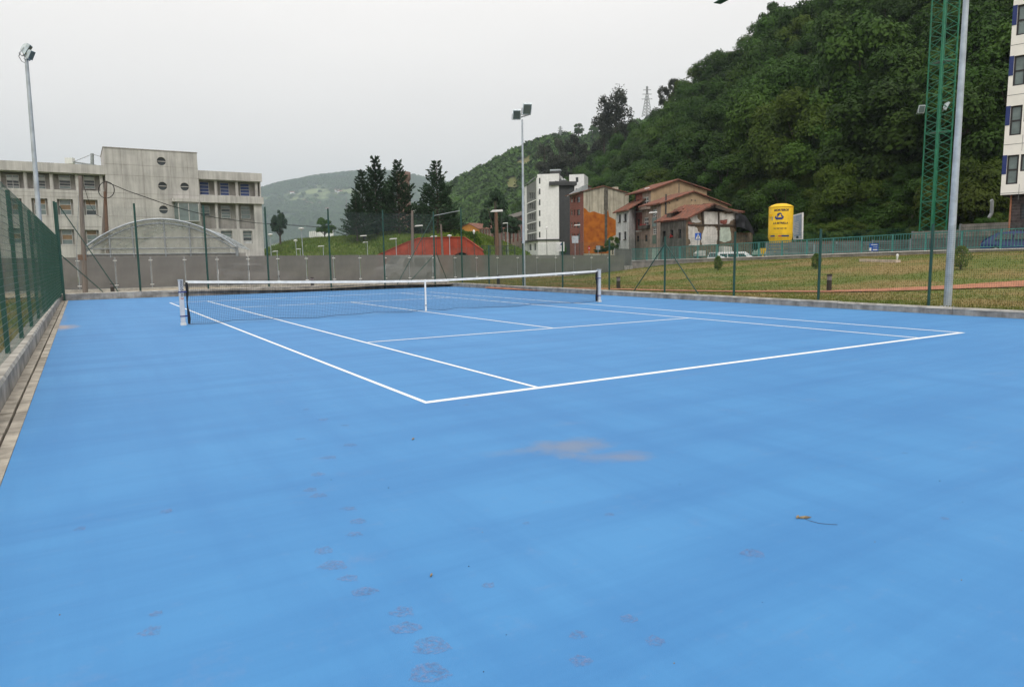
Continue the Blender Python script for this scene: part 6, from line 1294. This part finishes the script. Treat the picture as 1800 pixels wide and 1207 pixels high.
# the rest of the wood: one object, instanced by geometry nodes on points
def scatter(name, label, meshes, pts, scales, rots, kindmesh, cat='wood', zoff=1.25):
    me = bpy.data.meshes.new(name); me.from_pydata([tuple(map(float, p)) for p in pts], [], []); o = link(name, me); tag(o, label, cat, kind='stuff')
    at = me.attributes.new('sc', 'FLOAT_VECTOR', 'POINT'); at.data.foreach_set('vector', np.array(scales, np.float32).ravel()); at = me.attributes.new('ro', 'FLOAT', 'POINT'); at.data.foreach_set('value', np.array(rots, np.float32)); at = me.attributes.new('ix', 'INT', 'POINT'); at.data.foreach_set('value', np.array(kindmesh, np.int32))
    ng = bpy.data.node_groups.new(name, 'GeometryNodeTree'); ng.interface.new_socket('Geometry', in_out='INPUT', socket_type='NodeSocketGeometry'); ng.interface.new_socket('Geometry', in_out='OUTPUT', socket_type='NodeSocketGeometry')
    N = ng.nodes.new; L = ng.links.new; gi = N('NodeGroupInput'); go = N('NodeGroupOutput'); iop = N('GeometryNodeInstanceOnPoints'); cx = bpy.data.collections.new(name+'_source')
    jn_ = N('GeometryNodeCollectionInfo'); jn_.inputs['Separate Children'].default_value = True; jn_.inputs['Reset Children'].default_value = True; jn_.inputs['Collection'].default_value = cx
    for i, m0 in enumerate(meshes): oo = bpy.data.objects.new('%s_src_%02d' % (name, i), m0); cx.objects.link(oo)
    def attr(nm, ty): a = N('GeometryNodeInputNamedAttribute'); a.data_type = ty; a.inputs['Name'].default_value = nm; return [s for s in a.outputs if s.enabled][0]
    cb_ = N('ShaderNodeCombineXYZ'); L(attr('ro', 'FLOAT'), cb_.inputs['Z']); L(gi.outputs[0], iop.inputs['Points']); L(jn_.outputs[0], iop.inputs['Instance']); iop.inputs['Pick Instance'].default_value = True
    L(attr('ix', 'INT'), iop.inputs['Instance Index']); L(cb_.outputs[0], iop.inputs['Rotation']); L(attr('sc', 'FLOAT_VECTOR'), iop.inputs['Scale']); L(iop.outputs[0], go.inputs[0]); md = o.modifiers.new('scatter', 'NODES'); md.node_group = ng; return o
crowns = [b[0] for b in BROAD]
if rest: scatter('woodland', 'upper and farther part of the wood on the steep hill', crowns, [(b[0], b[1], b[2]+1.25*h) for b, s, h, v, r_ in rest], [(s, s, h) for b, s, h, v, r_ in rest], [r_[4] for r_ in rest], [r_[3] for r_ in rest])
# undergrowth along the foot of the hill
pts = []; sc_ = []
for i in range(2600):
    u = rg.uniform(930, 1900); k = rg.uniform(-.10, .32)*rg.uniform(.2, 1) if i < 1000 else rg.uniform(0, 1); p = near(u, k); s = rg.uniform(.8, 1.9)*(1 if i < 1000 else 1.3); pts.append(p+[0, 0, .3*s]); sc_.append((s, s, s*rg.uniform(.7, 1.1)))
scatter('undergrowth', 'low bushes and brambles filling the foot of the wooded hill', [b[2] if b[2] else b[0] for b in BROAD], pts, sc_, list(rg.uniform(0, 6.3, len(pts))), list(rg.integers(0, 6, len(pts))), 'undergrowth')
# ---- mid hill and far hill woods (seen as one mass)
def lowcrown(seed, n=420, leaf=.2):
    rg2 = np.random.default_rng(seed); d = unit(rg2.normal(0, 1, (n, 3))); d[:, 2] = np.abs(d[:, 2])*1.0-.15; C = d*rg2.uniform(.75, 1.05, (n, 1))*(1+.2*np.sin(d[:, :1]*6+seed)); return cards('crown', leafquads(C, d+np.array([0, 0, .3]), leaf), M['farwood'])
LOW = [lowcrown(i) for i in range(4)]
pts, sc_ = [], []
def meadow_mid(x, y, u, k):
    for (u0, u1, v0, v1) in MEAD:
        pass
    return False
MEADP = [[(888, 316), (905, 312), (925, 314), (925, 328), (905, 333), (885, 330)], [(900, 290), (945, 268), (950, 276), (925, 292), (905, 300)], [(1012, 240), (1050, 238), (1050, 250), (1020, 252)], [(880, 338), (900, 335), (905, 350), (885, 352)]]
def inpoly(x, y, pl):
    c_ = False
    for (x0, y0), (x1, y1) in zip(pl, pl[1:]+pl[:1]):
        if (y0 > y) != (y1 > y) and x < (x1-x0)*(y-y0)/(y1-y0)+x0: c_ = not c_
    return c_
def proj_uv(p): d = np.array(p)-CAM; z_ = d@F; return 900+FPX*(d@RT)/z_, 603.5-FPX*(d@UP)/z_
for _ in range(5200):
    u = rg.uniform(620, 1240); k = rg.uniform(0, 1.03)**.85; p = mid(u, k); uv = proj_uv(p)
    s = rg.uniform(4, 7.5); uv2 = proj_uv(p+[0, 0, s])
    if any(inpoly(uv[0], uv[1], m2) or inpoly(uv2[0], uv2[1], m2) for m2 in MEADP): continue
    pass; pts.append(p+[0, 0, s*.35]); sc_.append((s, s, s*rg.uniform(.8, 1.2)))
scatter('hill_wood', 'woodland covering the middle hill as one mass', LOW, pts, sc_, list(rg.uniform(0, 6.3, len(pts))), list(rg.integers(0, 4, len(pts))), 'wood')
# meadows on the middle hill: draped patches
def drape(name, fn, urange, krange, test, mt, dz, du, dk):
    m_ = MB()
    for u in np.arange(*urange, du):
        for k in np.arange(*krange, dk):
            c_ = proj_uv(fn(u+du/2, k+dk/2))
            if test(*c_): q = [fn(u, k), fn(u+du, k), fn(u+du, k+dk), fn(u, k+dk)]; m_.face([p+[0, 0, dz] for p in q])
    if m_.f: return tag(m_.build(name, mt), kind='structure')
drape('meadow', mid, (870, 1070), (0, 1.05), lambda u, v: any(inpoly(u, v, m2) for m2 in MEADP), M['meadow'], 1.6, 2.5, .01)
pts, sc_ = [], []
def fnoise(x, y): return math.sin(x*.0055+2)*math.cos(y*.0065)+.7*math.sin(x*.0135+y*.0095)+.5*math.sin(y*.0225-x*.01)
for _ in range(16000):
    u = rg.uniform(380, 1000); k = rg.uniform(0, 1.02)**.9; p = far(u, k)
    if fnoise(p[0], p[1]) > .25 and k < .97 and rg.random() > .07: continue
    if k >= .97 and rg.random() < .5: continue
    s = rg.uniform(9, 19); pts.append(p+[0, 0, s*.3]); sc_.append((s, s, s*.9))
scatter('far_woods', 'patches of woodland on the far hazy hill', LOW, pts, sc_, list(rg.uniform(0, 6.3, len(pts))), list(rg.integers(0, 4, len(pts))), 'wood')
hm = MB().box(-.5, -.4, 0, .5, .4, .6).mesh('wall', M['render_w']); hr = MB().add([(-.55, -.45, .6), (.55, -.45, .6), (.55, .45, .6), (-.55, .45, .6), (-.55, 0, .95), (.55, 0, .95)], [(0, 1, 5, 4), (3, 4, 5, 2), (0, 4, 3), (1, 2, 5)]).mesh('roof', M['tile'])
for (u, v) in [(548, 359), (556, 361), (565, 361), (541, 356), (598, 338), (602, 340), (700, 356), (905, 368), (838, 367), (846, 370), (712, 336), (580, 371), (520, 342), (640, 345)]:
    fn_ = mid if u > 800 else far; best = min((abs(proj_uv(fn_(u, k))[1]-v), k) for k in np.linspace(0, 1, 120)); p = fn_(u, best[1]); s = 34 if fn_ is far else 12
    nh = sum(1 for q_ in [(548, 1), (556, 1), (565, 1), (541, 1), (598, 1), (602, 1), (700, 1), (712, 1), (580, 1), (520, 1), (640, 1), (905, 0), (838, 0), (846, 0)] if q_[1] == (fn_ is far) and q_[0] < u)
    t = thing('hill_house', '%s tiny pale house with red roof counted from the left on the %s' % (['first', 'second', 'third', 'fourth', 'fifth', 'sixth', 'seventh', 'eighth', 'ninth', 'tenth', 'eleventh'][nh], 'far hill' if fn_ is far else 'middle hill'), 'house', p+[0, 0, .5], 'far houses on the hills'); t.scale = (s*.7, s*.7, s*.55); t.rotation_euler = (0, 0, rg.uniform(-.8, .2)); link('wall', hm, t, (0, 0, 0)); link('roof', hr, t, (0, 0, 0))

# ---- pines on the embankment
def pine_mesh(seed, Hh=13, Rb=3.4, n_card=55, top=.5):
    rg2 = np.random.default_rng(seed); Vs = []; br = MB(); z = 1.0
    while z < Hh-.3:
        f_ = (z/Hh); L0 = Rb*(1-f_)**.72*(.85+.15*math.sin(z*2+seed)); nb = int(rg2.integers(6, 9)) if f_ < .8 else 5; a0 = rg2.uniform(0, 6.28)
        if f_ > .85: L0 = max(L0, .45)
        for b in range(nb):
            a = a0+b*2*math.pi/nb+rg2.normal(0, .25); Lb = L0*rg2.uniform(.6, 1.12); rise = .16+.5*f_; pts_ = []
            for j in range(5): s = j/4; pts_.append(np.array([math.cos(a)*Lb*s, math.sin(a)*Lb*s, z+Lb*s*rise*(.2+.9*s)-.12*Lb*math.sin(math.pi*s)]))
            br.bar(pts_[0], pts_[2], .05*(1-f_)+.012, 4, .03*(1-f_)+.008, caps=False); br.bar(pts_[2], pts_[4], .03*(1-f_)+.008, 4, .006, caps=False)
            m = int(n_card*(.35+Lb/Rb)); s = rg2.uniform(.22, 1.05, m)**.7; ix = np.minimum(3, (s*4).astype(int)); P_ = np.array(pts_); fr = s*4-ix; C = P_[ix]+(P_[ix+1]-P_[ix])*fr[:, None]; wd = .34*Lb*(1-.55*s)
            side = np.array([-math.sin(a), math.cos(a), 0]); C = C+side*rg2.uniform(-1, 1, m)[:, None]*wd[:, None]+np.c_[np.zeros(m), np.zeros(m), rg2.uniform(-.05, .22, m)]
            dirv = unit(np.c_[np.full(m, math.cos(a)), np.full(m, math.sin(a)), np.full(m, .9)]+rg2.normal(0, .55, (m, 3))); sd_ = unit(np.cross(dirv, rg2.normal(0, 1, (m, 3)))); l_ = rg2.uniform(.16, .34, (m, 1)); w_ = l_*.28
            Vs.append(np.stack([C-sd_*w_, C+sd_*w_, C+dirv*l_*1.2+sd_*w_*.5, C+dirv*l_*1.2-sd_*w_*.5], 1))
        z += rg2.uniform(.42, .62)*(1 if f_ < .8 else 1.2)
    br.bar((0, 0, -1), (0, 0, Hh*.6), .19, 8, .1); br.bar((0, 0, Hh*.6), (0, 0, Hh), .1, 6, .02)
    return cards('needles', np.concatenate(Vs), M['pine']), br.mesh('trunk', M['bark'])
PN = [pine_mesh(11, 13, 3.5), pine_mesh(12, 13, 4.0), pine_mesh(13, 13, 3.0)]
def pine(u, vb, vt, D, var, label, wr=1.0, group='tall pines on the embankment'):
    b = P(u, vb, D); h = P(u, vt, D)[2]-b[2]; t = thing('pine_tree', label, 'tree', b, group); s = h/13; t.scale = (s*wr, s*wr, s); t.rotation_euler = (0, 0, random.uniform(0, 6)); link('crown', PN[var][0], t); link('trunk', PN[var][1], t); return t
pine(640, 420, 300, 112, 0, 'pine at the left end of the tight group on the embankment', 1.3)
pine(664, 416, 274, 118, 2, 'tallest pine in the middle of the tight group', 1.3)
pine(702, 414, 284, 114, 1, 'pine in front of the brick chimney at the right of the group', 1.3)
pine(684, 414, 318, 124, 0, 'lower dark pine filling the gap within the group', 1.4); pine(735, 414, 360, 116, 1, 'low pine spreading at the right foot of the group', 1.8); pine(628, 418, 345, 109, 1, 'low pine skirting the left foot of the group', 1.7)
pine(770, 411, 285, 108, 1, 'separate pine standing above the red wall with thin upper branches', 1.4); pine(792, 412, 350, 112, 0, 'low pine at the right foot of the separate pine', 1.8)
pine(745, 412, 340, 118, 2, 'small pine between the group and the separate pine', 1.3)
def roundtree(nm, label, cat, u, vb, vt, D, wpx, var, mtm='leaf', zf=.62, group=None):
    b = P(u, vb, D); h = P(u, vt, D)[2]-b[2]; r_ = wpx/2/FPX*D; t = thing(nm, label, cat, b, group); V, cen = broad_crown(var, nl=26, per=260, leaf=.06, H0=1.0); V = V*np.array([r_*.95, r_*.95, h*zf/1.7])+np.array([0, 0, h*(1-zf/2)-.04*h]); link('crown', cards('crown', V, M[mtm]), t)
    m_ = MB(); m_.bar((0, 0, -.5), (0, 0, h*.8), .03*h+.02, 7, .01*h); [m_.bar((0, 0, h*(1-zf)*.9), Vector(((c_*np.array([r_, r_, h*zf/1.7]))+np.array([0, 0, h*(1-zf/2)])).tolist()), .012*h, 4, .004*h) for c_, _ in cen[:10]]; link('trunk', m_.mesh('trunk', M['bark']), t); return t
roundtree('small_tree', 'small dark tree with a bare lower trunk near the concrete institute', 'tree', 493, 428, 367, 116, 28, 301, 'pine', .80)
roundtree('small_tree', 'small round green tree beside the white shed on the embankment', 'tree', 571, 420, 381, 118, 37, 302, 'leaf', .82)
roundtree('broad_pine', 'broad dark pine behind the thick wooden poles', 'tree', 871, 432, 334, 130, 50, 303, 'pine', .82); roundtree('broad_pine', 'lower dark pine bough mass right of the broad pine', 'tree', 897, 425, 378, 128, 38, 304, 'pine', .7)
for i, (u, v, wd, hp) in enumerate([(800, 413, 20, 20), (815, 414, 24, 20), (828, 418, 24, 22), (838, 424, 20, 20), (729, 420, 12, 14), (1077, 428, 26, 28), (990, 438, 14, 20), (1057, 438, 30, 14)]):
    roundtree('hedge_bush', ['leafy bush on top of the red wall behind the corner post', 'dark bush next to the corner post above the wall', 'large dark bush hiding the end of the orange house', 'bush spilling over the right slope of the red wall', 'light green climber hanging over the red wall by the wooden pole', 'green bush growing at the foot of the orange foam', 'low shrub by the notice board', 'shrub between the foam wall and the white house'][i], 'bush', u, v+hp/2, v-hp/2, 86 if u < 900 else (100 if u < 1000 else 112), wd, 320+i, 'leaf' if i not in (4, 5) else 'leaf2', .95)
# eucalyptus on the ridge and behind the apartment block
def euca(u, vb, vt, D, wpx, seed, label):
    b = P(u, vb, D); h = P(u, vt, D)[2]-b[2]; r_ = wpx/2/FPX*D; rg2 = np.random.default_rng(seed); Vs = []; t = thing('eucalyptus', label, 'tree', b, 'tall eucalyptus trees along the ridge'); m_ = MB(); m_.bar((0, 0, -2), (0, 0, h*.95), .02*h, 7, .006*h)
    for i in range(26):
        z = h*rg2.uniform(.34, .98); a = rg2.uniform(0, 6.28); R_ = r_*(1-.55*abs(z/h-.6))*rg2.uniform(.2, .9); c_ = np.array([math.cos(a)*R_, math.sin(a)*R_, z]); m_.bar((0, 0, z-.1*h), c_, .006*h, 4, .002*h, caps=False); cr_ = r_*rg2.uniform(.22, .42); m = 150
        d = unit(rg2.normal(0, 1, (m, 3))); C = c_+d*cr_*rg2.uniform(.3, 1.1, (m, 1))*np.array([1, 1, 1.2]); Vs.append(leafquads(C, d, .055*r_+.12, .45, 1.0))
    link('crown', cards('crown', np.concatenate(Vs), M['euca']), t); link('trunk', m_.mesh('trunk', M['bark']), t)
euca(1082, 275, 165, 300, 64, 41, 'tall eucalyptus standing alone on the ridge left of the pylon'); euca(1062, 285, 200, 305, 44, 42, 'smaller eucalyptus at the left of the lone tall one'); euca(1104, 270, 215, 300, 40, 47, 'eucalyptus just right of the lone tall one')
for i, (u, vb, vt, wd) in enumerate([(958, 330, 256, 34), (984, 320, 244, 36), (1010, 315, 240, 34), (1032, 308, 255, 36), (1050, 320, 250, 38), (972, 340, 270, 36), (997, 340, 270, 36), (1078, 330, 275, 40)]): euca(u, vb, vt, 330-i*3, wd, 50+i, ['eucalyptus at the left end of the ridge group', 'second eucalyptus of the ridge group, tall and dark', 'third eucalyptus of the ridge group above the chimney', 'fourth eucalyptus of the ridge group', 'eucalyptus joining the ridge group to the wood', 'lower eucalyptus behind the apartment roof', 'eucalyptus right behind the roof chimney', 'eucalyptus above the brick apartment house'][i])
euca(1167, 200, 152, 262, 22, 71, 'dark crooked tree leaning on the ridge right of the pylon'); euca(1184, 190, 140, 258, 22, 72, 'dark tree touching the wood right of the pylon')
euca(1338, 205, 78, 165, 40, 73, 'tall dull brown tree amid the green wood'); roundtree('ridge_tree', 'tall leafy tree standing up on the skyline of the wood', 'tree', 1358, 70, 8, 195, 64, 341, 'leaf', .9); roundtree('ridge_tree', 'leafy tree on the skyline at the top of the picture', 'tree', 1452, 60, -8, 170, 60, 342, 'leaf', .9)
roundtree('ridge_tree', 'hazy round tree on the skyline of the middle hill, left one', 'tree', 1017, 240, 217, 660, 20, 343, 'farwood', .9); roundtree('ridge_tree', 'hazy round tree on the skyline of the middle hill, right one', 'tree', 1042, 243, 220, 660, 20, 344, 'farwood', .9)
# pylons
def pylon(u, vb, vt, D, label, w_=9):
    b = P(u, vb, D); h = P(u, vt, D)[2]-b[2]; t = thing('pylon', label, 'pylon', b); m_ = MB(); c_ = Vector([float(k) for k in b]); r_ = w_/2/FPX*D; th = max(.08, D*.00045)
    fr_ = [(-1, -1), (1, -1), (1, 1), (-1, 1)]
    def L4(z): k = 1-.85*min(1, z/(h*.8)); return [c_+Vector((x*r_*k, y*r_*k, z)) for x, y in fr_]
    zs_ = [h*i/10 for i in range(11)]
    for za, zb_7 in zip(zs_, zs_[1:]):
        A_2, B_2 = L4(za), L4(zb_7)
        for i in range(4): m_.bar(A_2[i], B_2[i], th, 4, caps=False); m_.bar(A_2[i], B_2[(i+1) % 4], th*.6, 3, caps=False); m_.bar(A_2[(i+1) % 4], B_2[i], th*.6, 3, caps=False)
    m_.build('tower', M['galv2'], t)
    for k, zz_ in enumerate((.58, .74, .88)): rv = Vector((*rt2, 0))*r_*(1.5-.2*k); MB().bar(c_+Vector((0, 0, h*zz_))-rv, c_+Vector((0, 0, h*zz_))+rv, th*1.1, 4).build('crossarm', M['galv2'], t)
pylon(1137, 205, 152, 275, 'lattice power pylon on the ridge between eucalyptus and wood', 12); pylon(985, 240, 222, 675, 'tiny distant pylon on the middle hill', 6)

# ================================================================== HAZE
m = bpy.data.materials.new('haze_air'); m.use_nodes = True; nt = m.node_tree; nt.nodes.clear(); o_ = nt.nodes.new('ShaderNodeOutputMaterial'); pv = nt.nodes.new('ShaderNodeVolumePrincipled'); pv.inputs['Color'].default_value = (.76, .90, 1, 1); pv.inputs['Density'].default_value = HAZE; pv.inputs['Anisotropy'].default_value = 0.1; nt.links.new(pv.outputs[0], o_.inputs['Volume'])
m_ = MB().box(-5200, -500, -1.8, 6800, 6600, 800); hz_ = tag(m_.build('haze', m), 'pale valley haze', 'haze', kind='stuff')
